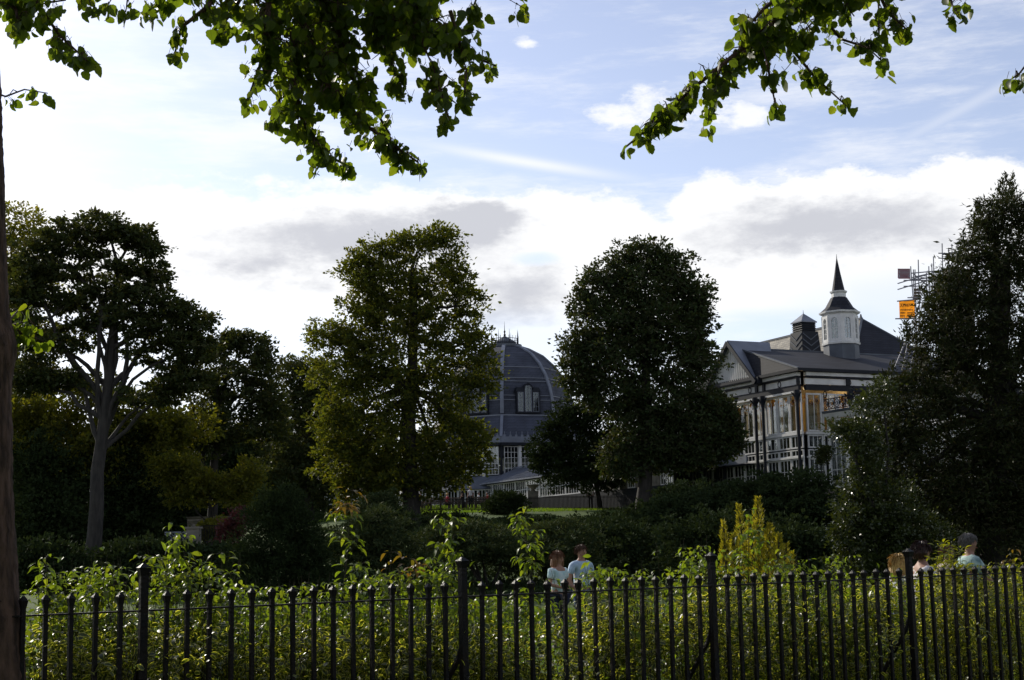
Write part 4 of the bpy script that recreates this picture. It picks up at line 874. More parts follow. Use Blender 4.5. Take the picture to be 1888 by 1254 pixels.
# ground cover over the bank
N_ = 60000; gx = RNG.uniform(-26, 26, N_); gy = RNG.uniform(47, 88, N_); gz = hgt(gx, gy)
kk = (gx > -0.16*gy+1) & (np.sin(gx*1.1+gy*.4)+RNG.normal(size=N_)*.5 > -1)
pos = np.stack([gx, gy, gz+RNG.uniform(0, .18, N_)], -1)[kk]; dr = RNG.normal(size=pos.shape); dr[:, 2] = np.abs(dr[:, 2])+.4
V_, F_ = leaves_np(pos, dr, .2*RNG.uniform(.6, 1.4, len(pos)))
tag(link('ground_cover', mesh_np('ground_cover', V_, F_, BUSHD)), 'dark low ivy like ground cover over the sloping bank', 'ground cover', kind='stuff')
# far wood that closes the horizon
wl = []
for x_ in range(-260, 330, 14): y_ = 190+30*math.sin(x_*.05); wl.append((Vector((x_, y_, 6.5)), (12, 8, 9+2*math.sin(x_*.21))))
pos, out, cc = clump_points(wl, 6500, 24, 2.2, .6, .5); V_, F_ = leaves_np(pos, out, 1.3*RNG.uniform(.6, 1.3, len(pos)))
wl = [(Vector((34*math.sin(a), 34*math.cos(a)-4, 6)), (5, 5, 6+2*math.sin(a*7))) for a in np.linspace(rad(62), rad(298), 30)]  # unseen tree ring added round the viewer's side to cut sky light
p2, o2, cc = clump_points(wl, 1500, 30, 1.6, .6, .2); V2, F2 = leaves_np(p2, o2, .6*RNG.uniform(.6, 1.3, len(p2)))
tag(link('added_trees', mesh_np('added_trees', V2, F2, BUSHD)), 'unseen belt of dark trees added behind the viewer to cut sky light', 'woodland', kind='stuff')
tag(link('far_wood', mesh_np('far_wood', V_, F_, BUSHD)), 'distant belt of dark trees behind the buildings', 'woodland', kind='stuff')

# yew on the right with upright sprays
YL = [(1850, 385, 34, 34), (1815, 420, 22, 26), (1875, 440, 40, 60), (1795, 470, 30, 30), (1840, 500, 60, 60), (1760, 520, 30, 28), (1740, 555, 34, 30), (1800, 580, 70, 60), (1700, 605, 26, 22), (1740, 630, 50, 44), (1860, 640, 60, 80), (1790, 690, 80, 70),
      (1700, 690, 34, 34), (1705, 745, 50, 50), (1850, 790, 80, 90), (1650, 720, 20, 34), (1650, 790, 44, 44), (1740, 830, 80, 70), (1640, 860, 50, 50), (1830, 900, 90, 90), (1720, 920, 90, 70), (1900, 960, 80, 90), (1800, 1000, 100, 60), (1620, 920, 40, 50), (1700, 1000, 70, 50), (1960, 500, 70, 160), (1960, 750, 80, 160)]
yew = tree('dark_yew', 'huge dark yew conifer with ragged upright tips filling the right edge', 'tree', base_px(1820, 36), at(1850, 480, 36), .4, lobes_px(YL, 36), YEWM, BARKD, 2900, 44, .30, .12, limbs=22, shape=SLIM, twigs=240, shell=.2, flat=.55, droop=.15)
# ragged tips on its outline
tips = [(1842, 330, 30), (1858, 350, 26), (1815, 365, 24), (1803, 372, 26), (1876, 322, 34), (1870, 350, 20), (1790, 415, 24), (1800, 400, 20), (1762, 440, 30), (1752, 470, 22), (1740, 500, 22), (1712, 520, 18), (1668, 592, 16), (1672, 610, 16), (1640, 672, 26), (1626, 690, 18), (1830, 345, 24), (1780, 445, 22), (1850, 335, 22)]
P_, D_ = [], []
for (px, py, ln) in tips:
    a = at(px+6, py+ln+24, 36+random.uniform(-.8, .8)); b = at(px, py, 36); b.y = a.y
    for i in range(150):
        t = random.random(); w = .13*(1-t)+.02; P_.append(a.lerp(b, t)+Vector((random.gauss(0, w), random.gauss(0, w), random.gauss(0, .03)))); D_.append(Vector((random.gauss(0, .6), random.gauss(0, .6), .8)))
V_, F_ = leaves_np(np.array([tuple(v) for v in P_]), np.array([tuple(v) for v in D_]), .11*RNG.uniform(.6, 1.3, len(P_)), SLIM)
V_ -= np.array(origin(yew)); link('crown_tips', mesh_np('crown_tips', V_, F_, YEWM), yew, 'stuff')
# glossy holly in front of it
HL = [(1625, 715, 14, 26), (1600, 745, 22, 26), (1560, 790, 26, 16), (1590, 810, 34, 30), (1600, 860, 30, 34), (1575, 900, 26, 34), (1590, 950, 46, 34), (1560, 985, 30, 24), (1620, 990, 60, 44), (1690, 990, 60, 44), (1640, 930, 50, 40), (1590, 1040, 50, 34), (1670, 1045, 70, 34)]
bush('glossy_holly', 'glossy leaved holly sparkling in front of the yew and pavilion', 'shrub', base_px(1610, 33), lobes_px(HL, 33), HOLLY, 1100, 34, .22, .075, shell=.3, updir=.1, stems=9)
# golden conifer
gc = thing('golden_conifer', 'golden yellow upright conifer behind the fence between the two tree trunks', 'conifer', base_px(1395, 26))
P_, D_ = [], []; kg = F/26
sp_l = [(1397, 918, 1400, 1030, 20), (1362, 932, 1372, 1030, 15), (1333, 962, 1340, 1060, 13), (1382, 955, 1390, 1040, 16), (1420, 968, 1415, 1050, 20), (1437, 985, 1432, 1060, 18), (1352, 985, 1360, 1060, 16), (1450, 1003, 1445, 1070, 14), (1400, 990, 1400, 1070, 30), (1375, 1010, 1380, 1080, 26), (1460, 1020, 1455, 1075, 12), (1334, 1000, 1338, 1080, 10), (1425, 1030, 1420, 1090, 26)]
for (x0, y0, x1, y1, w) in sp_l:
    yy = 26+random.uniform(-.3, .3); a = at(x1, y1, yy); b = at(x0, y0, yy); wr = w/kg; n_ = int((a-b).length*60*w**.8)
    m_ = MB().tube([a, b], [.03, .008], 5); m_.build('stem', STEM, gc)
    for i in range(n_):
        t = random.random()**.9; lump = .75+.35*math.sin(t*17+x0); an = random.uniform(0, 2*PI); r = wr*(1-t**1.6)*lump*random.uniform(.5, 1.)+.01
        P_.append(a.lerp(b, t)+Vector((math.cos(an)*r, math.sin(an)*r, 0))); D_.append(Vector((math.cos(an)*.55, math.sin(an)*.55, .75+random.gauss(0, .3))))
V_, F_ = leaves_np(np.array([tuple(v) for v in P_]), np.array([tuple(v) for v in D_]), .07*RNG.uniform(.6, 1.3, len(P_)), SLIM)
V_ -= np.array(origin(gc)); link('foliage', mesh_np('foliage', V_, F_, GOLDC), gc, 'stuff')
# red shrub and low planting in the left gap
bush('red_leaved_shrub', 'dark red leaved shrub beside the little terrace railing', 'shrub', base_px(430, 58), lobes_px([(438, 955, 16, 16), (428, 975, 20, 18), (418, 995, 20, 14)], 58), REDL, 120, 26, .22, .12, shell=.1)
bush('flower_bed', 'low green planting behind the iron railing at left', 'plants', base_px(385, 62), lobes_px([(380, 972, 26, 10), (410, 968, 24, 10), (395, 985, 30, 10)], 62), TREEY, 120, 26, .2, .13, shell=.1, updir=.6)
# pot shrub beside the pavilion
bush('standard_shrub', 'round clipped shrub on a thin stem against the pavilion windows', 'shrub', base_px(1518, 80), lobes_px([(1518, 835, 11, 12), (1518, 846, 9, 8)], 80), TREED, 60, 30, .2, .12, shell=.1)

# ------------------------------------------------------------ small terrace at left
tq = at(380, 1000, 60)
def tp_(px, py, dy=0): return at(px, py, 60+dy)
st_ = thing('stone_pedestal', 'stone pedestal with a wide flat urn in the gap at left', 'pedestal', tp_(355, 1003))
c = tp_(357, 1004); MB().box(c+Vector((0, 0, -.1)), (.25, 0, 0), (0, .25, 0), (0, 0, .72)).build('block', STONE, st_)
MB().box(c+Vector((0, 0, .66)), (.30, 0, 0), (0, .30, 0), (0, 0, .04)).build('capping', STONE, st_)
u_ = thing('stone_urn', 'shallow stone urn on top of the pedestal at left', 'urn', c+Vector((0, 0, .70)))
MB().lathe(c, [(.10, .70), (.05, .76), (.06, .82), (.16, .88), (.25, .95), (.27, .98), (.22, .965)], 14).build('bowl', STONE, u_, smooth=True)
lp = thing('lattice_panel', 'white lattice panel left of the stone pedestal', 'railing', tp_(325, 1005))
L0, L1 = tp_(313, 985), tp_(343, 985)
for k in range(9):
    for sgn in (-1, 1):
        s = -.2+.13*k; x0 = L0.x+s; z0 = tp_(320, 1005).z; hh = .45
        xa, xb = (x0, x0+hh) if sgn > 0 else (x0+hh, x0)
        if x0+hh < L1.x+.4: MB().beam((xa, L0.y+.02*sgn, z0), (xb, L0.y+.02*sgn, z0+hh), .03).build('lath', LEAD, lp)
m_ = MB(); m_.beam((L0.x-.2, L0.y, z0+.5), (L1.x+.2, L0.y, z0+.5), .06); m_.beam((L0.x-.2, L0.y, z0-.04), (L1.x+.2, L0.y, z0-.04), .06); m_.build('rail', LEAD, lp)
rl = thing('garden_railing', 'thin iron railing in front of the low planting at left', 'railing', tp_(400, 1005))
m_ = MB()
for k in range(26):
    q0 = tp_(368+k*3, 1004-.02*k, 1); m_.beam(q0, q0+Vector((0, 0, .75)), .025)
m_.build('bars', IRON, rl, kind='stuff'); MB().beam(tp_(368, 970, 1), tp_(446, 968, 1), .04).build('top_rail', IRON, rl)
lw = thing('low_wall', 'low brown stone wall at the back of the left gap', 'wall', tp_(390, 960, 8)); MB().hexa([tp_(345, 975, 8), tp_(445, 975, 8), tp_(445, 975, 8.5), tp_(345, 975, 8.5)], [tp_(345, 955, 8), tp_(445, 953, 8), tp_(445, 953, 8.5), tp_(345, 955, 8.5)]).build('masonry', STONE, lw)
MB().hexa([tp_(343, 955, 7.9), tp_(447, 953, 7.9), tp_(447, 953, 8.6), tp_(343, 955, 8.6)], [tp_(343, 953, 7.9), tp_(447, 951, 7.9), tp_(447, 951, 8.6), tp_(343, 953, 8.6)]).build('coping', STONE, lw)

# ------------------------------------------------------------ terrace fences
def thin_fence(label, pts, step=.13, h=.95, group='iron railings along the terrace'):
    p0 = pts[0]; t = thing('iron_railing', label, 'railing', p0, group); m_ = MB()
    for a, b in zip(pts[:-1], pts[1:]):
        L = (b-a).length; n_ = int(L/step)
        for i in range(n_):
            q = a.lerp(b, i/n_); q = Vector((q.x, q.y, H(q.x, q.y))); m_.beam(q, q+Vector((0, 0, h)), .035)
        for z in (.12, h-.1):
            k = max(1, int(L/3)); 
            for j in range(k):
                q0, q1 = a.lerp(b, j/k), a.lerp(b, (j+1)/k); q0 = Vector((q0.x, q0.y, H(q0.x, q0.y)+z)); q1 = Vector((q1.x, q1.y, H(q1.x, q1.y)+z))
                MB().beam(q0, q1, .04).build('rail', IRON, t)
    m_.build('bars', IRON, t, kind='stuff'); return t
thin_fence('long black railing along the lit upper lawn below the dome', [base_px(770, 112), base_px(960, 106), base_px(1180, 97)])
thin_fence('black railing in front of the pavilion windows', [base_px(1298, 84), base_px(1440, 80), base_px(1565, 76)])
# sunlit grass of the upper lawn and the lower lawn
def grass(name, label, x0, x1, y0, y1, n, ln, dens=None):
    gx = RNG.uniform(x0, x1, n); gy = RNG.uniform(y0, y1, n)
    if dens is not None: k = dens(gx, gy); gx, gy = gx[k], gy[k]
    pos = np.stack([gx, gy, hgt(gx, gy)-.01], -1); dr = RNG.normal(size=pos.shape)*.35; dr[:, 2] = 1
    V_, F_ = leaves_np(pos, dr, ln*RNG.uniform(.6, 1.4, len(pos)), SLIM)
    return tag(link(name, mesh_np(name, V_, F_, BLADE)), label, 'grass', kind='stuff')
grass('upper_lawn', 'bright sunlit grass on the terrace in front of the dome', -14, 16, 99, 119, 60000, .13)
grass('lower_lawn', 'sunlit mown grass behind the hedge round the couple', -9, 13, 19, 46, 130000, .06)
pb = MB(); n_ = 24
pl = [(base_px(760+22*i, 119).x, 119+.0*i) for i in range(25)]

# lamp post, bin and urn near the dome
lmp = thing('lamp_post', 'black iron lamp post in front of the octagon windows', 'lamp post', base_px(856, 114)); q = base_px(856, 114)
MB().lathe(q, [(.14, 0), (.12, .5), (.06, .6), (.05, 2.9), (.09, 3.0)], 8).build('post', IRON, lmp)
MB().lathe(q, [(.08, 3.0), (.18, 3.1), (.2, 3.5), (.16, 3.6)], 6).build('lantern', GLASSB, lmp); MB().lathe(q, [(.22, 3.6), (.1, 3.85), (.02, 4.0)], 6).build('lantern_cap', IRON, lmp)
up_ = thing('urn_pedestal', 'stone pedestal carrying a broad urn before the gallery', 'pedestal', base_px(985, 108)); q = base_px(985, 108)
MB().box(q+Vector((0, 0, .6)), (.38, 0, 0), (0, .38, 0), (0, 0, .8)).build('block', STONE, up_)
MB().lathe(q, [(.2, 1.4), (.1, 1.5), (.45, 1.8), (.5, 1.86), (.42, 1.84)], 12).build('bowl', STONE, up_, smooth=True)
#==PEOPLE==
# ------------------------------------------------------------ people
def skinned(name, verts, edges, radii, mt, parent, sub=1, root=0):
    me = bpy.data.meshes.new(name); me.from_pydata([tuple(v) for v in verts], edges, [])
    o = bpy.data.objects.new(name, me); COL.objects.link(o)
    o.modifiers.new('s', 'SKIN'); sv = me.skin_vertices[0].data
    for i, r in enumerate(radii):
        r = (r, r) if np.isscalar(r) else r; sv[i].radius = r; sv[i].use_root = (i == root)
    md = o.modifiers.new('d', 'SUBSURF'); md.levels = sub; md.render_levels = sub
    dg = bpy.context.evaluated_depsgraph_get(); dg.update()
    me2 = bpy.data.meshes.new_from_object(o.evaluated_get(dg)); bpy.data.objects.remove(o)
    me2.name = name; me2.materials.clear(); me2.materials.append(mt)
    me2.polygons.foreach_set('use_smooth', [True]*len(me2.polygons))
    q = link(name, me2, parent); return q
SKIN = mat('skin', (0.36, 0.20, 0.14), 0.6, (0.30, 0.16, 0.11), 12)
EYEM = mat('eye', (0.03, 0.02, 0.02), 0.2, (0.04, 0.03, 0.02), 5)
LIP = mat('lip', (0.35, 0.12, 0.10), 0.5, (0.3, 0.1, 0.09), 5)
def cloth(n, c, c2=None): return mat(n, c, 0.85, c2 or tuple(v*.8 for v in c), 9, .2, 30)
HBROWN = mat('brown_hair', (0.10, 0.045, 0.022), 0.5, (0.06, 0.03, 0.015), 20, .3, 40); HBLOND = mat('blond_hair', (0.55, 0.36, 0.12), 0.5, (0.42, 0.26, 0.08), 20, .3, 40)
HDARK = mat('dark_brown_hair', (0.05, 0.02, 0.014), 0.5, (0.03, 0.015, 0.01), 20, .3, 40); HGREY = mat('grey_hair', (0.12, 0.11, 0.10), 0.6, (0.15, 0.14, 0.13), 20, .3, 40)
HAUB = mat('auburn_hair', (0.20, 0.09, 0.04), 0.5, (0.13, 0.06, 0.03), 20, .3, 40)
def person(label, px, Y, ht, face, shirt, legs_m, hair_m, hair='short', pose='stand', fine=True, group=None, loc=None, woman=False, headturn=0.0, sleeves=True, strap=None):
    base = loc if loc is not None else base_px(px, Y); t = thing('person', label, 'person', (0, 0, 0), group)
    k = ht/1.75; sw = .185 if woman else .205; hw = .10
    hz = .93; seat = pose == 'sit'
    drop = .46 if seat else 0.0
    P = []; E = []; Rr = []
    def v(x, y, z, r, par=None):
        P.append(Vector((x, y, z-drop))); Rr.append(r); i = len(P)-1
        if par is not None: E.append((par, i))
        return i
    pel = v(0, 0, .96, (.15, .11)); wst = v(0, 0.0, 1.10, (.135, .10) if woman else (.15, .11), pel); cst = v(0, -.01, 1.30, (.165, .115), wst); ush = v(0, -.01, 1.42, (.12, .09), cst)
    nk = v(0, 0, 1.50, .055, ush); jw = v(0, .02, 1.57, .066, nk); sk = v(0, .008, 1.645, (.082, .098), jw); tpv = v(0, 0, 1.70, (.062, .075), sk)
    nose = v(0, .108, 1.615, .012, sk)
    for s in (-1, 1): v(s*.082, 0, 1.615, .013, sk)
    hands = []
    arms = {'stand': ((.07, -.02, 1.14), (.03, .10, .92)), 'walk': ((.06, -.10, 1.14), (.04, .02, .92)), 'hold': ((.07, .0, 1.15), (-.02, .22, 1.10)), 'sit': ((.07, .05, 1.16), (.0, .25, 1.05))}[pose if pose in ('stand', 'walk', 'hold', 'sit') else 'stand']
    aP, aE, aR = [], [], []
    for s in (-1, 1):
        sh = v(s*sw, -.01, 1.40, .052, ush); fy = 1 if not (pose == 'walk' and s > 0) else -1.6
        ex, ey, ez = arms[0]; hx, hy, hz_ = arms[1]
        el = v(s*(sw+ex), ey*fy, ez, .038, sh); wr = v(s*(sw+hx), hy*fy if pose != 'walk' else (.12*s), hz_, .026, el)
        d = (P[wr]-P[el]).normalized(); pm = P[wr]+Vector((0, 0, drop))+d*.06; pa = v(pm.x, pm.y, pm.z, (.030, .018), wr)
        if fine:
            for q in range(4):
                f0 = P[pa]+Vector((0, 0, drop))+d*.03+Vector((0, (q-1.5)*.017, 0)); f1 = f0+d*(.045-.006*abs(q-1.5))+Vector((-s*.012, 0, 0)); a_ = v(f0.x, f0.y, f0.z, .0085, pa); v(f1.x, f1.y, f1.z, .0075, a_)
            th = P[pa]+Vector((0, 0, drop))+Vector((-s*.01, .035, -.012)); v(th.x, th.y, th.z, .009, pa)
    for s in (-1, 1):
        hp = v(s*hw, 0, .90, .085, pel)
        if seat: kn = v(s*.12, .42, .93, .06, hp); an = v(s*.12, .45, .52, .042, kn)
        elif pose == 'walk': kn = v(s*hw, .10*s+.03, .50, .055, hp); an = v(s*hw, .22*s-.03, .09 if s > 0 else .12, .038, kn)
        else: kn = v(s*hw, .02, .50, .055, hp); an = v(s*hw, -.01, .09, .038, kn)
        pt_ = P[an]; v(pt_.x, pt_.y+.14, .035 if not seat else .46+.03, .034, an)
    body = skinned('body', P, E, Rr, SKIN, t, 1 if not fine else 2)
    # shirt over torso and upper arms
    def sub(idx, grow, extra=()):
        mp_ = {j: i for i, j in enumerate(idx)}; ed = [(mp_[a], mp_[b]) for a, b in E if a in mp_ and b in mp_]
        rr = [tuple(q*1.0+grow for q in Rr[j]) if not np.isscalar(Rr[j]) else Rr[j]+grow for j in idx]; return [P[j].copy() for j in idx], ed, rr
    sh_i = [j for j in range(len(P)) if abs(P[j].z+drop-1.40) < .001 and abs(P[j].x) > .15]; el_i = [j for a, j in E if a in sh_i]; 
    vv, ed, rr = sub([pel, wst, cst, ush]+sh_i+(el_i if sleeves else []), .024)
    if sleeves:
        for q in range(len(el_i)): vv[-1-q] = vv[-1-q].lerp(vv[4+len(sh_i)-1-q], .35)
    skinned('shirt', vv, ed, rr, shirt, t, 1)
    hp_i = [j for j in range(len(P)) if abs(P[j].z+drop-.90) < .001 and abs(P[j].x) > .05 and P[j].y == 0]; kn_i = [j for a, j in E if a in hp_i]; an_i = [j for a, j in E if a in kn_i]
    vv, ed, rr = sub([pel]+hp_i+kn_i+an_i, .012); skinned('trousers', vv, ed, rr, legs_m, t, 1)
    for j in an_i:
        if fine: 
            q = P[j]; MB().tube([q+Vector((0, -.06, -.05)), q+Vector((0, .05, -.05)), q+Vector((0, .17, -.065))], [.045, .048, .03], 8).build('shoe', DARKP, t, smooth=True)
    hd = P[sk]
    if fine:
        for s in (-1, 1): MB().lathe(hd+Vector((s*.032, .088, .0)), [(.002, -.008), (.010, -.003), (.010, .004), (.002, .008)], 7).build('eye', EYEM, t)
        MB().box(hd+Vector((0, .088, -.075)), (.022, 0, 0), (0, .006, 0), (0, 0, .005)).build('mouth', LIP, t)
    # hair: shell over the skull, long hair falls behind
    vs = []; fs = []; nu, nv = 16, 9
    for j in range(nv+1):
        th = (PI*.60)*j/nv
        for i in range(nu):
            ph = 2*PI*i/nu; fr_ = math.cos(ph)          # 1 at the face
            thx = th*(1-.38*max(0, fr_)**.6) if fr_ > 0 else th*1.22
            r = .104+.004*math.sin(5*ph+3*th)+.003*random.random()
            vs.append(hd+Vector((r*.90*math.sin(thx)*math.sin(ph), r*1.08*math.sin(thx)*math.cos(ph)-.012, r*1.02*math.cos(thx)+.005)))
    for j in range(nv):
        for i in range(nu): fs.append((j*nu+i, j*nu+(i+1) % nu, (j+1)*nu+(i+1) % nu, (j+1)*nu+i))
    m_ = MB().add(vs, fs)
    if hair == 'long':
        for q in range(11):
            an = PI*.42+(PI*2-PI*.84)*q/10; x, y = math.sin(an)*.088, math.cos(an)*.088-.01
            m_.tube([hd+Vector((x*.95, y, .03)), hd+Vector((x*1.12, y*1.1, -.06)), hd+Vector((x*1.15, y*1.15-.01, -.15)), hd+Vector((x*1.0, y*1.0-.015, -.23-.02*(q % 3)))], [.03, .036, .034, .012], 6)
    elif hair == 'bob':
        for q in range(9):
            an = PI*.5+(PI)*q/8; x, y = math.sin(an)*.088, math.cos(an)*.088-.01
            m_.tube([hd+Vector((x*.95, y, .03)), hd+Vector((x*1.12, y*1.12, -.04)), hd+Vector((x*1.0, y*1.05, -.11))], [.032, .036, .014], 6)
    if fine:
        n_ = 900; ph = RNG.uniform(0, 2*PI, n_); th = np.arccos(RNG.uniform(-.25, 1, n_)); fr2 = np.maximum(0, np.cos(ph))
        k_ = (th < PI*.60*(1-.38*fr2**.6)); ph, th = ph[k_], th[k_]; r = RNG.uniform(.098, .116, len(ph))
        ps = np.stack([r*.9*np.sin(th)*np.sin(ph), r*1.08*np.sin(th)*np.cos(ph)-.012, r*1.02*np.cos(th)+.005], -1)+np.array(hd)
        dd_ = np.stack([np.cos(th)*np.sin(ph), np.cos(th)*np.cos(ph)-.25, -np.sin(th)-.2], -1)+RNG.normal(size=ps.shape)*.22
        V_, F_ = leaves_np(ps, dd_, (.045 if hair == 'short' else .08)*RNG.uniform(.6, 1.3, len(ps)), SLIM*np.array([.7, 1, 1]), rolls=RNG.normal(0, .5, len(ps)))
        m_.add([tuple(v) for v in V_], [tuple(int(i) for i in f) for f in F_])
    m_.build('hair', hair_m, t, smooth=False)
    if strap: MB().beam(P[ush]+Vector((.1, .03, .03)), P[pel]+Vector((-.2, .05, .1)), .03, .02).build('bag_strap', strap, t)
    # move the figure to its place: children were built round the world origin
    t.location = Vector((base.x, base.y, base.z)); t.rotation_euler = (0, 0, face); t.scale = (k, k, k)
    return t
BLUEG = cloth('teal_print_cloth', (.42, .60, .62), (.62, .70, .72)); PALEB = cloth('pale_blue_cloth', (.45, .58, .72)); NAVY = cloth('navy_trousers', (.02, .025, .05)); JEAN = cloth('jeans', (.05, .08, .15))
WHT = cloth('white_cloth', (.72, .68, .70)); GREYT = cloth('grey_cloth', (.50, .50, .52)); STRIPE = cloth('green_grey_cloth', (.42, .55, .50), (.13, .22, .22)); RED = cloth('red_cloth', (.45, .03, .05)); BEIGE = cloth('beige_cloth', (.40, .34, .25)); BLK = cloth('black_cloth', (.02, .02, .022))
person('person with long brown hair in a pale teal print top, standing on the lawn', 1028, 26, 1.66, rad(-130), BLUEG, NAVY, HAUB, 'long', 'hold', woman=True)
person('person with short fair hair in a pale blue shirt beside the one with long hair', 1071, 26.5, 1.75, rad(-140), PALEB, JEAN, HBROWN, 'short', 'stand')
person('person with long blond hair in a light grey top at the fence post', 1655, 18.5, 1.53, rad(-75), GREYT, JEAN, HBLOND, 'long', 'walk', woman=True)
person('person with dark bobbed hair in a white top and red bag strap', 1699, 18.0, 1.68, rad(-85), WHT, BLK, HDARK, 'bob', 'walk', woman=True, strap=RED)
person('person with brown hair half hidden behind bright yellow leaves', 1745, 21.5, 1.60, rad(-80), BEIGE, JEAN, HAUB, 'short', 'walk')
person('person with cropped grey hair in a striped green polo shirt walking right', 1786, 19.5, 1.76, rad(-85), STRIPE, NAVY, HGREY, 'short', 'walk')
person('distant person in a white shirt walking past the pavilion windows', 1360, 92, 1.72, rad(-90), WHT, BLK, HBROWN, 'short', 'walk', fine=False)
fp = [(776, 116, 'stand', WHT, 'distant person in white standing left of the benches'), (790, 113, 'sit', BEIGE, 'distant seated person in beige leftmost on the terrace benches'), (826, 113, 'sit', RED, 'distant seated person in red before the lamp post'),
      (853, 112, 'stand', BLK, 'distant person in black beside the lamp post'), (869, 113, 'stand', WHT, 'distant person in a white top right of the lamp post'), (900, 113, 'sit', RED, 'distant seated person in red on the right hand bench'), (884, 114, 'sit', GREYT, 'distant seated person in grey between the benches'), (1091, 103, 'stand', WHT, 'distant person in white beside the low dark tree')]
for (px, Y, ps, c_, lb) in fp:
    person(lb, px, Y, 1.7, rad(random.choice((150, -90, 90, 20))), c_, BLK, random.choice((HBROWN, HGREY, HBLOND)), 'short', ps, fine=False, group='people on the terrace below the dome')
def bench(label, px, Y, rz):
    b_ = base_px(px, Y); t = thing('garden_bench', label, 'bench', (0, 0, 0), 'benches on the terrace')
    for i in range(3): MB().box((0, -.15+.15*i, .45), (.75, 0, 0), (0, .06, 0), (0, 0, .02)).build('seat_slat', WOOD, t)
    for i in range(3): MB().box((0, -.26-.03*i, .58+.14*i), (.75, 0, 0), (0, .015, 0), (0, 0, .05)).build('back_slat', WOOD, t)
    for s in (-1, 1):
        MB().beam((s*.7, .18, 0), (s*.7, .18, .62), .06).build('leg', WOOD, t); MB().beam((s*.7, -.24, 0), (s*.7, -.34, .95), .06).build('leg', WOOD, t); MB().beam((s*.7, -.3, .62), (s*.7, .22, .62), .06).build('armrest', WOOD, t)
    t.location = b_; t.rotation_euler = (0, 0, rz); return t
for i, (px, Y) in enumerate(((796, 113.5), (812, 113.2), (830, 113), (878, 113), (895, 112.8), (912, 112.4), (1150, 104), (1170, 103.4))):
    bench(('leftmost', 'second from left', 'third, just left of the lamp post', 'first right of the lamp post', 'second right of the lamp post', 'nearest the small dark bush', 'one behind the low dark tree', 'one beside the broad tree trunk')[i]+' wooden garden bench on the terrace', px, Y, rad(172))
#==FENCE==
# ------------------------------------------------------------ iron fence
FZ0 = 8.67
fA = at(264.4, 1040, FZ0); fB = at(1675, 1013, FZ0*1.4354); fA.z = .012; fB.z = .045   # the ground rises a little along the fence
fs_ = (fB-fA)/48; fdir = fs_.normalized(); fnor = Vector((-fdir.y, fdir.x, 0))
fence = thing('iron_fence', 'black iron railing fence with capped bars running along the foreground', 'fence', fA)
def barmesh(name, h, w, cap):
    m_ = MB(); m_.box((0, 0, h/2-.03), (w/2, 0, 0), (0, w/2, 0), (0, 0, h/2)); 
    z = h-.03
    m_.hexa([Vector((x*w/2, y*w/2, z-.045)) for x, y in ((-1, -1), (1, -1), (1, 1), (-1, 1))], [Vector((x*cap/2, y*cap/2, z)) for x, y in ((-1, -1), (1, -1), (1, 1), (-1, 1))])
    m_.hexa([Vector((x*cap/2, y*cap/2, z+.001)) for x, y in ((-1, -1), (1, -1), (1, 1), (-1, 1))], [Vector((x*cap*.1, y*cap*.1, z+.026)) for x, y in ((-1, -1), (1, -1), (1, 1), (-1, 1))])
    return raw(name, m_.v, m_.f, IRON)
barm = barmesh('bar', 1.43, .0245, .042); postm = barmesh('post', 1.59, .045, .070)
rz_ = math.atan2(fdir.y, fdir.x)
for i in range(-10, 62):
    post = i % 16 == 0
    o = link('post' if post else 'bar', postm if post else barm, fence)
    o.location = fs_*i; o.rotation_euler = (random.gauss(0, .004), random.gauss(0, .004), rz_+random.gauss(0, .06)); o.location.z = random.gauss(0, .003)
for j in range(-1, 4):
    a = fs_*(16*j); b = fs_*(16*j+16); q = origin(fence)
    a_, b_ = a+q, b+q
    MB().beam(a_+fdir*.02+Vector((0, 0, 1.318)), b_-fdir*.02+Vector((0, 0, 1.318)), .038, .010).build('top_rail', IRON, fence)
    MB().beam(a_+fdir*.02+Vector((0, 0, .18)), b_-fdir*.02+Vector((0, 0, .18)), .038, .010).build('bottom_rail', IRON, fence)
for j in range(0, 4):
    a = fs_*(16*j)+origin(fence); sd_ = -fdir*.28+fnor*.45
    MB().tube([a+Vector((0, 0, 1.05))+sd_*.02, a+Vector((0, 0, .9))+sd_*.10, a+Vector((0, 0, .45))+sd_*.6, a+sd_*.95+Vector((0, 0, .0))], [.014, .017, .018, .018], 6).build('stay', IRON, fence)

# ------------------------------------------------------------ near leaves
def blade(nseg, wf, curl=0.0, fold=0.12, serr=0.0):
    """curved leaf: length 1 along +y, width profile wf(t); uv across/along"""
    vs = []; uv = []
    for i in range(nseg+1):
        t = i/nseg; w = wf(t); z = -curl*t*t; y = t*(1-.25*curl*t)
        w2 = w*(1+serr*(1 if i % 2 else -1))
        vs += [(-w2, y-serr*.12*(i % 2), z+fold*w*1.5), (0, y, z), (w2, y-serr*.12*(i % 2), z+fold*w*1.5)]; uv += [(0, t), (.5, t), (1, t)]
    fs = []
    for i in range(nseg):
        a = 3*i; fs += [(a, a+1, a+4, a+3), (a+1, a+2, a+5, a+4)]
    return np.array(vs, float), np.array(fs), np.array(uv, float)
wl_ = lambda t: .46*math.sin(PI*min(1, t*.93+.10))**.55*(1-.35*t)+.005
wo_ = lambda t: .23*math.sin(PI*(t*.96+.02))**.8+.004
wv_ = lambda t: .34*math.sin(PI*(t*.94+.03))**.6+.004
wn_ = lambda t: .12*math.sin(PI*(t*.96+.02))**.7+.004
LINDEN = [blade(6, wl_, c_, f_, .07) for c_, f_ in ((.12, .08), (.28, .2), (-.1, .12), (.4, .3))]
DROOPL = [blade(4, wo_, c_, .25) for c_ in (.45, .8, .25)]
OVALL = [blade(4, wv_, c_, .18) for c_ in (.1, .35, -.15)]
NARR = [blade(4, wn_, c_, .3) for c_ in (.3, .6)]
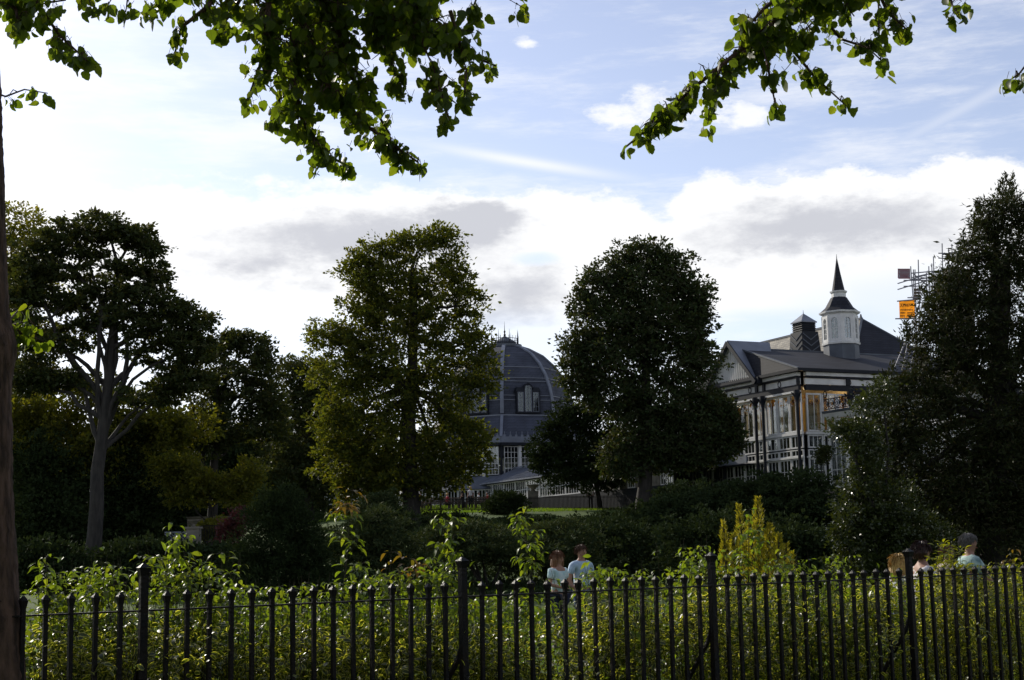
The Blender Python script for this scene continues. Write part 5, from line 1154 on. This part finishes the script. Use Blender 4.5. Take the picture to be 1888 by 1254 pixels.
def near_leaves(parent, protos, matl, pos, dirs, sizes, rolls, nobj=300, name='leaf'):
    pos = np.asarray(pos, float); dirs = np.asarray(dirs, float); sizes = np.asarray(sizes, float); rolls = np.asarray(rolls, float)
    if len(pos) == 0: return
    R = rot_from(dirs, rolls); o0 = np.array(origin(parent))
    d = np.linalg.norm(pos-np.array([0, 0, EYE]), axis=1); order = np.argsort(-(sizes/d))
    mes = []
    for V0, F0, uv in protos: mes.append(mesh_np(name, V0, F0, matl, uv))
    for me in mes: me.polygons.foreach_set('use_smooth', [True]*len(me.polygons))
    for i in order[:nobj]:
        o = bpy.data.objects.new(name, mes[i % len(mes)]); COL.objects.link(o); o.parent = parent
        M = Matrix(R[i].tolist()).to_4x4(); M = Matrix.Translation(pos[i]-o0) @ M @ Matrix.Scale(float(sizes[i]), 4); o.matrix_local = M
    rest = order[nobj:]
    if len(rest):
        VV, FF, UU = [], [], []; off = 0
        for k, (V0, F0, uv) in enumerate(protos):
            ii = rest[rest % len(protos) == k]
            if not len(ii): continue
            v = np.einsum('nij,kj->nki', R[ii], V0)*sizes[ii][:, None, None]+pos[ii][:, None, :]-o0
            VV.append(v.reshape(-1, 3)); FF.append((F0[None]+(np.arange(len(ii))*len(V0))[:, None, None]).reshape(-1, F0.shape[1])+off); UU.append(np.tile(uv, (len(ii), 1))); off += len(ii)*len(V0)
        me = mesh_np('foliage', np.concatenate(VV), np.concatenate(FF), matl, np.concatenate(UU)); me.polygons.foreach_set('use_smooth', [True]*len(me.polygons))
        link('foliage', me, parent, 'stuff')

# overhanging linden branches: polylines seen from below, at their own distances
def linden(tree_o, branches, bark, Y0):
    pos, dirs, siz, rol = [], [], [], []
    for (pts, s0, s1, n, dY) in branches:
        Yb = Y0+dY; P3_ = [at(x, y, Yb+random.uniform(-.15, .15)) for x, y in pts]
        L = [0]
        for a, b in zip(P3_[:-1], P3_[1:]): L.append(L[-1]+(b-a).length)
        npt = len(P3_); MB().tube(P3_, [min(.016, .004+.00012*n)*(1-.8*i/(npt-1))+.0015 for i in range(npt)], 6).build('branch', bark, tree_o)
        tw = MB(); k = F/Yb
        for i in range(4):
            pos.append(P3_[-1]+Vector((random.gauss(0, .02), random.gauss(0, .02), random.gauss(-.01, .015)))); dirs.append(Vector((random.gauss(0, .5), random.gauss(0, .5), -1))); siz.append(random.uniform(.04, .065)); rol.append(random.uniform(0, 6.28))
        ntw = max(2, int(n*(2.9 if n > 90 else 1.7))//6)
        for q in range(ntw):
            while True:
                l = L[-1]*random.random()
                if random.random() < (s0+(s1-s0)*l/L[-1]+6)/(max(s0, s1)+6): break
            t_all = l/L[-1]; j = max(i for i in range(npt-1) if L[i] <= l+1e-9); f = (l-L[j])/(L[j+1]-L[j]); c = P3_[j].lerp(P3_[j+1], f)
            sp = (s0+(s1-s0)*t_all)/k
            e = c+Vector((random.gauss(0, sp*.72), random.gauss(0, sp*1.2), random.gauss(-.1*sp, sp*.6)))
            tw.tube([c, c.lerp(e, .5)+Vector((0, 0, .02)), e], [.004, .003, .0015], 4, False)
            for i in range(6):
                u_ = random.random()**.7 if i else 1.0; b = c.lerp(e, u_)+Vector((random.gauss(0, .018), random.gauss(0, .02), random.gauss(0, .015)))
                pet = Vector((random.gauss(0, .012), random.gauss(0, .02), -random.uniform(.01, .035))); 
                tw.beam(b, b+pet, .0016)
                pos.append(b+pet); dirs.append(Vector((random.gauss(0, .55), random.gauss(0, .6), -1))); siz.append(random.uniform(.034, .070)); rol.append(random.uniform(0, 2*PI))
        tw.build('twigs', bark, tree_o, 'stuff')
    near_leaves(tree_o, LINDEN, LIME, pos, dirs, siz, rol)
LT = base_px(-22, 8.3)
lin = thing('linden_tree', 'big rough trunk at the left edge with overhanging serrated leaves above', 'tree', LT)
tp0 = [at(x, y, 8.3) for x, y in ((5, 1340), (-4, 1254), (-14, 1100), (-25, 900), (-27, 700), (-29, 500), (-31, 300), (-36, 100), (-50, -200))]
tr0 = [.15, .15, .145, .142, .14, .125, .115, .105, .09]; tp0[0].z = -.1
m_ = MB(); fin = []; fr_ = []
for i in range(len(tp0)-1):
    for q in range(6):
        f = q/6; p_ = tp0[i].lerp(tp0[i+1], f); fin.append(p_); fr_.append((tr0[i]*(1-f)+tr0[i+1]*f)*random.uniform(.97, 1.03))
# swelling with the epicormic shoots
for i, p_ in enumerate(fin):
    c_ = at(0, 640, 8.3).z; fr_[i] += .045*math.exp(-((p_.z-c_)/.12)**2)
m_.tube(fin, fr_, 20); tko = m_.build('trunk', BARK, lin, smooth=True)
dm = tko.modifiers.new('sub', 'SUBSURF'); dm.levels = 2; dm.render_levels = 2
txb = bpy.data.textures.new('bark_relief', 'CLOUDS'); txb.noise_scale = .035; dd = tko.modifiers.new('disp', 'DISPLACE'); dd.texture = txb; dd.strength = .02; dd.texture_coords = 'LOCAL'
# limbs above the frame that carry the hanging branches
lt_top = tp0[-1]
def limb(a, b, r0_, r1_, par): MB().tube(curve_pts(a, b, 8, .05, .03), [r0_+(r1_-r0_)*i/8 for i in range(9)], 10).build('limb', BARK, par, smooth=True)
limb(lt_top, at(560, -70, 7.0), .06, .02, lin); limb(lt_top+Vector((0, 0, -.1)), at(330, -60, 6.6), .05, .015, lin); limb(lt_top+Vector((0, 0, .2)), at(980, -90, 7.2), .06, .015, lin)
LB_ = [([(560, -70), (560, 40), (600, 150), (680, 235), (740, 278), (772, 300)], 62, 10, 250, 0), ([(600, -60), (620, 40), (640, 130), (690, 200), (720, 250)], 60, 22, 170, .3),
       ([(500, -60), (492, 50), (480, 120), (455, 185)], 38, 10, 100, -.1), ([(540, 60), (540, 150), (560, 230), (600, 285), (640, 305)], 44, 12, 110, .1), ([(540, 100), (520, 170), (500, 225)], 26, 8, 36, .2),
       ([(720, -60), (780, 30), (850, 95), (915, 122)], 55, 8, 150, .2), ([(760, -40), (775, 70), (805, 140), (828, 222)], 40, 8, 110, -.2), ([(700, -60), (690, 30), (720, 110), (740, 165)], 44, 16, 110, .1),
       ([(640, -60), (600, 20), (560, 60)], 60, 50, 120, .4), ([(820, -60), (740, 20), (690, 70)], 60, 40, 110, .5), ([(440, -60), (380, 15), (335, 50), (322, 100)], 36, 10, 84, -.2), ([(480, -60), (430, 20), (400, 60)], 30, 14, 50, 0),
       ([(400, -60), (300, 0), (262, 22)], 18, 8, 26, .1), ([(240, -40), (232, 22)], 4, 3, 4, -.3), ([(560, 0), (470, 40), (440, 20)], 40, 30, 60, .2), ([(900, -60), (870, 20), (868, 45)], 20, 10, 24, .1), ([(985, -50), (940, 0), (968, 16)], 14, 8, 14, 0), ([(830, 20), (850, 90), (860, 130), (855, 185)], 26, 8, 44, -.1),
       ([(60, -60), (70, 10), (110, 65), (160, 112)], 28, 7, 62, -.2), ([(-10, -40), (30, 20), (35, 60)], 36, 12, 66, 0), ([(90, -60), (60, -10), (20, 20)], 26, 20, 40, .1), ([(160, -60), (120, 0), (60, 10)], 26, 20, 24, .1), ([(190, -50), (165, 0), (168, 16)], 8, 6, 6, .1), ([(330, -40), (210, -10), (200, 8)], 14, 8, 10, .1),
       ([(-40, 160), (10, 178), (45, 165), (88, 172)], 10, 8, 10, .2)]
# short leafy shoots on the trunk
LB_ += [([(8, 600), (36, 570), (52, 560)], 8, 9, 12, 1.45), ([(20, 610), (60, 620), (80, 630)], 9, 9, 18, 1.4), ([(20, 600), (55, 590), (66, 604)], 6, 8, 8, 1.45)]
linden(lin, LB_, BARK, 7.0)
RT = Vector((4.6, 5.2, 0)); rin = thing('linden_tree', 'overhanging leafy branch with green serrated leaves at the upper right', 'tree', RT)
tpr = [RT+Vector((0, 0, -.2)), RT+Vector((.05, 0, 1.5)), RT+Vector((0, .05, 3.2)), RT+Vector((-.1, .1, 4.6))]
MB().tube(tpr, [.22, .17, .14, .1], 14).build('trunk', BARK, rin, smooth=True); dtp = tpr[-1]
limb(dtp, at(1560, -60, 7.2), .06, .02, rin); limb(dtp, at(1760, -60, 7.2), .05, .012, rin)
LR_ = [([(1570, -60), (1440, 30), (1350, 105), (1275, 165), (1210, 225), (1155, 270)], 46, 9, 210, 0), ([(1440, 40), (1460, 90), (1500, 140), (1560, 195)], 26, 7, 50, .1), ([(1400, 60), (1415, 120), (1432, 205)], 22, 7, 36, -.1), ([(1500, 10), (1550, 72), (1600, 88), (1636, 122)], 15, 10, 32, .15),
       ([(1600, -60), (1635, 20), (1672, 55)], 32, 12, 56, 0), ([(1620, 0), (1620, 50), (1622, 85)], 16, 8, 18, .1), ([(1740, -60), (1755, 8), (1768, 28)], 20, 8, 22, 0), ([(1930, 70), (1880, 135), (1848, 158)], 8, 4, 6, -.2), ([(1500, -60), (1410, 15), (1372, 55)], 30, 14, 80, .1), ([(1330, 120), (1310, 180), (1305, 228)], 18, 7, 26, 0), ([(1370, 100), (1400, 40), (1360, 25)], 24, 14, 36, .2), ([(1530, -60), (1540, 0), (1480, 60)], 34, 20, 60, .2), ([(1580, -40), (1560, 10), (1575, 30)], 26, 18, 34, .1)]
linden(rin, LR_, BARK, 7.0)
# unseen crowns for both lindens, added above and behind to dim sky light
for t_, lob, n_ in ((lin, [((-6, 1, 8), (4, 5, 2.6)), ((-1.5, -2, 8.5), (4, 5, 2.6)), ((-5, -6, 8.5), (5, 5, 3)), ((-2.5, 3.6, 7.6), (3, 2, 1.6))], 900), (rin, [((5, 0, 8), (4, 5, 2.6)), ((4, -6, 8.5), (5, 5, 3)), ((3.2, 3.6, 7.4), (2.6, 2, 1.5))], 700)):
    pos, out, cc = clump_points(lob, n_, 30, .6, .6, .1); V_, F_ = leaves_np(pos, out, .15*RNG.uniform(.7, 1.3, len(pos))); V_ -= np.array(origin(t_))
    link('crown', mesh_np('crown', V_, F_, LIME), t_, 'stuff')

# ------------------------------------------------------------ shrubs behind the fence
def fline(px, back):
    """point on the ground 'back' metres behind the fence along the sight line of pixel column px"""
    d = at(px, 1100, 10); d = Vector((d.x, d.y, 0)).normalized(); A = fA + fnor*back
    den = d.x*fdir.y-d.y*fdir.x; t = (A.x*fdir.y-A.y*fdir.x)/den; return d*t
def shoot(parent, base, tip, nleaf, lsz, sb, acc, curve=.08, droop=True, r=.006, spread=1.0, start=.15, pairs=True):
    base = Vector(base); tip = Vector(tip); side = Vector((random.gauss(0, 1), random.gauss(0, 1), 0))*curve*(tip-base).length
    pts = [base.lerp(tip, i/6)+side*math.sin(PI*i/6)*.5 for i in range(7)]
    sb.tube(pts, [r*(.8-.6*i/6) for i in range(7)], 5)
    for q in range(nleaf):
        t = start+(1-start)*(q+.5)/nleaf; j = min(5, int(t*6)); c = pts[j].lerp(pts[j+1], t*6-j)
        nl = 2 if q < nleaf-1 else 4
        a0 = random.uniform(0, 2*PI)
        for w in range(nl):
            an = a0+2*PI*w/nl+random.gauss(0, .2); el = random.uniform(-.25, .35) if droop else random.uniform(.2, .9)
            d = Vector((math.cos(an)*math.cos(el), math.sin(an)*math.cos(el), math.sin(el)))
            pet = d*random.uniform(.01, .045)*spread; sb.beam(c, c+pet, .0022)
            acc[0].append(c+pet); acc[1].append(d+Vector((0, 0, -.15 if droop else 0))); acc[2].append(lsz*random.uniform(.6, 1.2)*(1-.35*t*t)); acc[3].append(random.gauss(0, .25))
def leafy(px0, px1, back, ztop, n, nstem, label, matl, protos, lsz, leafn=9, name='hedge_shrub', zlow=.25, droop=True, group='leafy shrubs close behind the fence', topvar=.22, curve=.08):
    base = fline((px0+px1)/2, back); t = thing(name, label, 'shrub', base, group); sb = MB(); acc = ([], [], [], [])
    for i in range(nstem):
        px = random.uniform(px0, px1); b = fline(px, back+random.gauss(0, .18)); tz = ztop*(1-topvar*random.random()**1.3)
        b2 = b+Vector((random.gauss(0, .12), random.gauss(0, .12), tz)); shoot(t, b+Vector((0, 0, 0)), b2, leafn, lsz, sb, acc, curve=curve, droop=droop)
    # filler leaves deeper in
    cen = [(random.uniform(px0, px1), random.gauss(.12, .22), random.uniform(zlow, ztop*.92)) for i in range(max(3, n//22))]
    for i in range(n):
        cx_, cb_, cz_ = random.choice(cen); b = fline(cx_, back+cb_)+Vector((random.gauss(0, .07), random.gauss(0, .07), 0)); z = cz_+random.gauss(0, .07)
        acc[0].append(b+Vector((0, 0, z))); acc[1].append(Vector((random.gauss(0, .8), random.gauss(0, .8), random.gauss(.05, .45)))); acc[2].append(lsz*random.uniform(.5, 1.05)); acc[3].append(random.gauss(0, .6))
    sb.build('stems', STEM, t, kind='stuff'); near_leaves(t, protos, matl, *acc)
    return t
# (px0, px1, height, label, kind)
HS = [(40, 130, 1.62, 'arching green shrub beside the big trunk', 'd'), (120, 235, 1.66, 'drooping leaved shrub left of the first fence post', 'd'), (270, 350, 1.72, 'green shrub just right of the first fence post', 'd'), (345, 440, 1.66, 'leafy shrub left of the low dark conifer mound', 'd'), (430, 560, 1.50, 'low bright shrub in front of the dark conifer mound', 'd'),
      (555, 690, 1.52, 'bronze tipped shrub round the foot of the tallest shoot', 'd'), (690, 860, 1.58, 'mixed green shrub left of the second fence post', 'd'), (862, 975, 1.36, 'thin shrub between second post and the couple', 'd'), (1058, 1112, 1.52, 'shrub with arching leaves in front of the couple', 'd'), (1100, 1200, 1.55, 'small arching shrub right of the couple', 'd'),
      (1240, 1330, 1.75, 'leafy shrub left of the third fence post', 'd'), (1330, 1470, 1.60, 'tall leafy shrub below the golden conifer', 'd'), (1475, 1560, 1.62, 'rounded shrub right of the golden conifer', 'd'), (1540, 1700, 1.42, 'green shrub below the glossy holly', 'd'), (1690, 1800, 1.42, 'bright shrub in front of the walking people', 'b'), (1790, 1910, 1.5, 'yellowish shrub at the right end of the fence', 'b')]
for i, (a, b, h_, lb, kd) in enumerate(HS):
    w = (b-a)/100
    leafy(a, b, .75+.15*(i % 3), h_, int(800*w), int(34*w)+4, lb, DROOP if kd == 'd' else BRIGHT, DROOPL if kd == 'd' else DROOPL+NARR, .072, leafn=9)
VS = [(20, 230, 1.34, 'variegated shrub at the foot of the big trunk'), (230, 430, 1.28, 'variegated shrub around the first fence post'), (430, 640, 1.2, 'variegated shrub left of the tall shoot stem'), (640, 860, 1.22, 'variegated shrub left of the second post'), (860, 1060, 1.12, 'variegated shrub below the lit lawn gap'), (1060, 1250, 1.3, 'variegated shrub with cream margins right of the couple'),
      (1250, 1440, 1.4, 'cream edged shrub around the third fence post'), (1440, 1640, 1.36, 'cream edged shrub below the holly'), (1640, 1910, 1.36, 'cream edged shrub at the fourth fence post')]
for i, (a, b, h_, lb) in enumerate(VS):
    w = (b-a)/200
    leafy(a, b, .38, h_, int(1900*w), int(30*w), lb, VARI, OVALL, .056, leafn=9, name='variegated_shrub', zlow=.45, droop=False, group='variegated shrubs at the foot of the fence', topvar=.4)
# darker green filling between
for i, (a, b) in enumerate(((20, 320), (320, 640), (640, 900), (1020, 1320), (1320, 1620), (1620, 1910))):
    leafy(a, b, 1.25, 1.30, 3000, 40, ('deep green hedge behind the trunk end of the fence', 'deep green hedge behind the first panel', 'deep green hedge behind the second panel', 'deep green hedge right of the lawn gap', 'deep green hedge under the golden conifer', 'deep green hedge at the right end of the fence')[i], HEDG, OVALL, .058, name='hedge', zlow=.3, group='deep green hedge behind the shrubs', droop=False)
# tall shoots
TS = [('tall_shoot', 'tallest upright shoot with bronze tip left of centre', 632, 1120, 650, 900, 1.1, 15, REDTIP), ('tall_shoot', 'upright shoot with reddish tip before the dark junipers', 985, 1130, 968, 930, 1.1, 13, DROOP), ('tall_shoot', 'leaning shoot left of the second fence post', 800, 1140, 826, 938, 1.0, 11, DROOP),
      ('tall_shoot', 'short bronze topped shoot between the two taller ones', 725, 1130, 722, 1010, 1.0, 8, REDTIP), ('tall_shoot', 'small star tipped shoot near the second post', 760, 1120, 755, 1022, .9, 8, REDTIP), ('tall_shoot', 'tall arching shoot in the dark gap at left', 330, 1130, 315, 962, .9, 12, DROOP),
      ('tall_shoot', 'arching shoot left of the low dark conifer', 400, 1130, 408, 1012, .9, 9, DROOP), ('tall_shoot', 'leafy spire near the big trunk', 95, 1130, 84, 1020, .8, 9, DROOP), ('tall_shoot', 'leafy spire left of the first post', 190, 1130, 186, 1030, .8, 8, DROOP), ('tall_shoot', 'shoot rising before the golden conifer', 1388, 1120, 1382, 935, 1.0, 13, DROOP),
      ('tall_shoot', 'leafy top shoot just left of the third post', 1290, 1120, 1284, 1018, 1.0, 8, DROOP), ('tall_shoot', 'bright leafy shoot hiding the brown haired walker', 1742, 1120, 1738, 1000, 1.0, 11, BRIGHT), ('tall_shoot', 'bright shoot beside the grey haired walker', 1762, 1120, 1770, 1012, .9, 9, BRIGHT), ('tall_shoot', 'bright shoot in front of the dark bobbed walker', 1730, 1120, 1732, 1006, .9, 9, BRIGHT), ('tall_shoot', 'second bright shoot in front of the brown haired walker', 1750, 1120, 1752, 1004, .8, 12, BRIGHT), ('tall_shoot', 'yellow shoot left of the grey haired walker', 1756, 1120, 1760, 1016, .7, 10, BRIGHT),
      ('tall_shoot', 'orange green shoot at the right edge', 1862, 1120, 1868, 1008, 1.0, 9, REDTIP), ('tall_shoot', 'arching shoot beside the pale blue shirt', 1108, 1120, 1106, 1040, .9, 6, DROOP), ('tall_shoot', 'broad shoot right of the golden conifer', 1450, 1120, 1446, 1012, .9, 9, DROOP)]
for nm, lb, x0, y0, x1, y1, back, nl, mt_ in TS:
    b = fline(x0, back); Yt = b.y; tip = at(x1, y1, Yt); t = thing(nm, lb, 'shoot', b, 'tall shoots rising above the fence'); sb = MB(); acc = ([], [], [], [])
    big = (1050-y1)/120; n_s = 1
    shoot(t, b, tip, nl*2, .095 if mt_ is not BRIGHT else .10, sb, acc, curve=.04, r=.009, spread=1.6, start=.42, droop=mt_ is not BRIGHT)
    for q in range(int(4+nl*.55)):    # side twigs
        f = random.uniform(.5, .92); c = b.lerp(tip, f); e = c+Vector((random.choice((-1, 1))*random.uniform(.12, .36)*(1.2-f), random.gauss(0, .08), random.uniform(.02, .14)))
        shoot(t, c, e, 5, .085, sb, acc, curve=.05, r=.004, start=.3, droop=mt_ is not BRIGHT)
    sb.build('stem', STEM, t)
    tipi = [i for i, p_ in enumerate(acc[0]) if p_.z > tip.z-(.16 if mt_ is REDTIP else 0)]
    if mt_ is REDTIP:
        near_leaves(t, DROOPL, REDTIP, *[[a[i] for i in tipi] for a in acc]); rest = [i for i in range(len(acc[0])) if i not in set(tipi)]
        near_leaves(t, DROOPL, DROOP, *[[a[i] for i in rest] for a in acc])
    else: near_leaves(t, DROOPL if mt_ is DROOP else DROOPL+NARR, mt_, *acc)
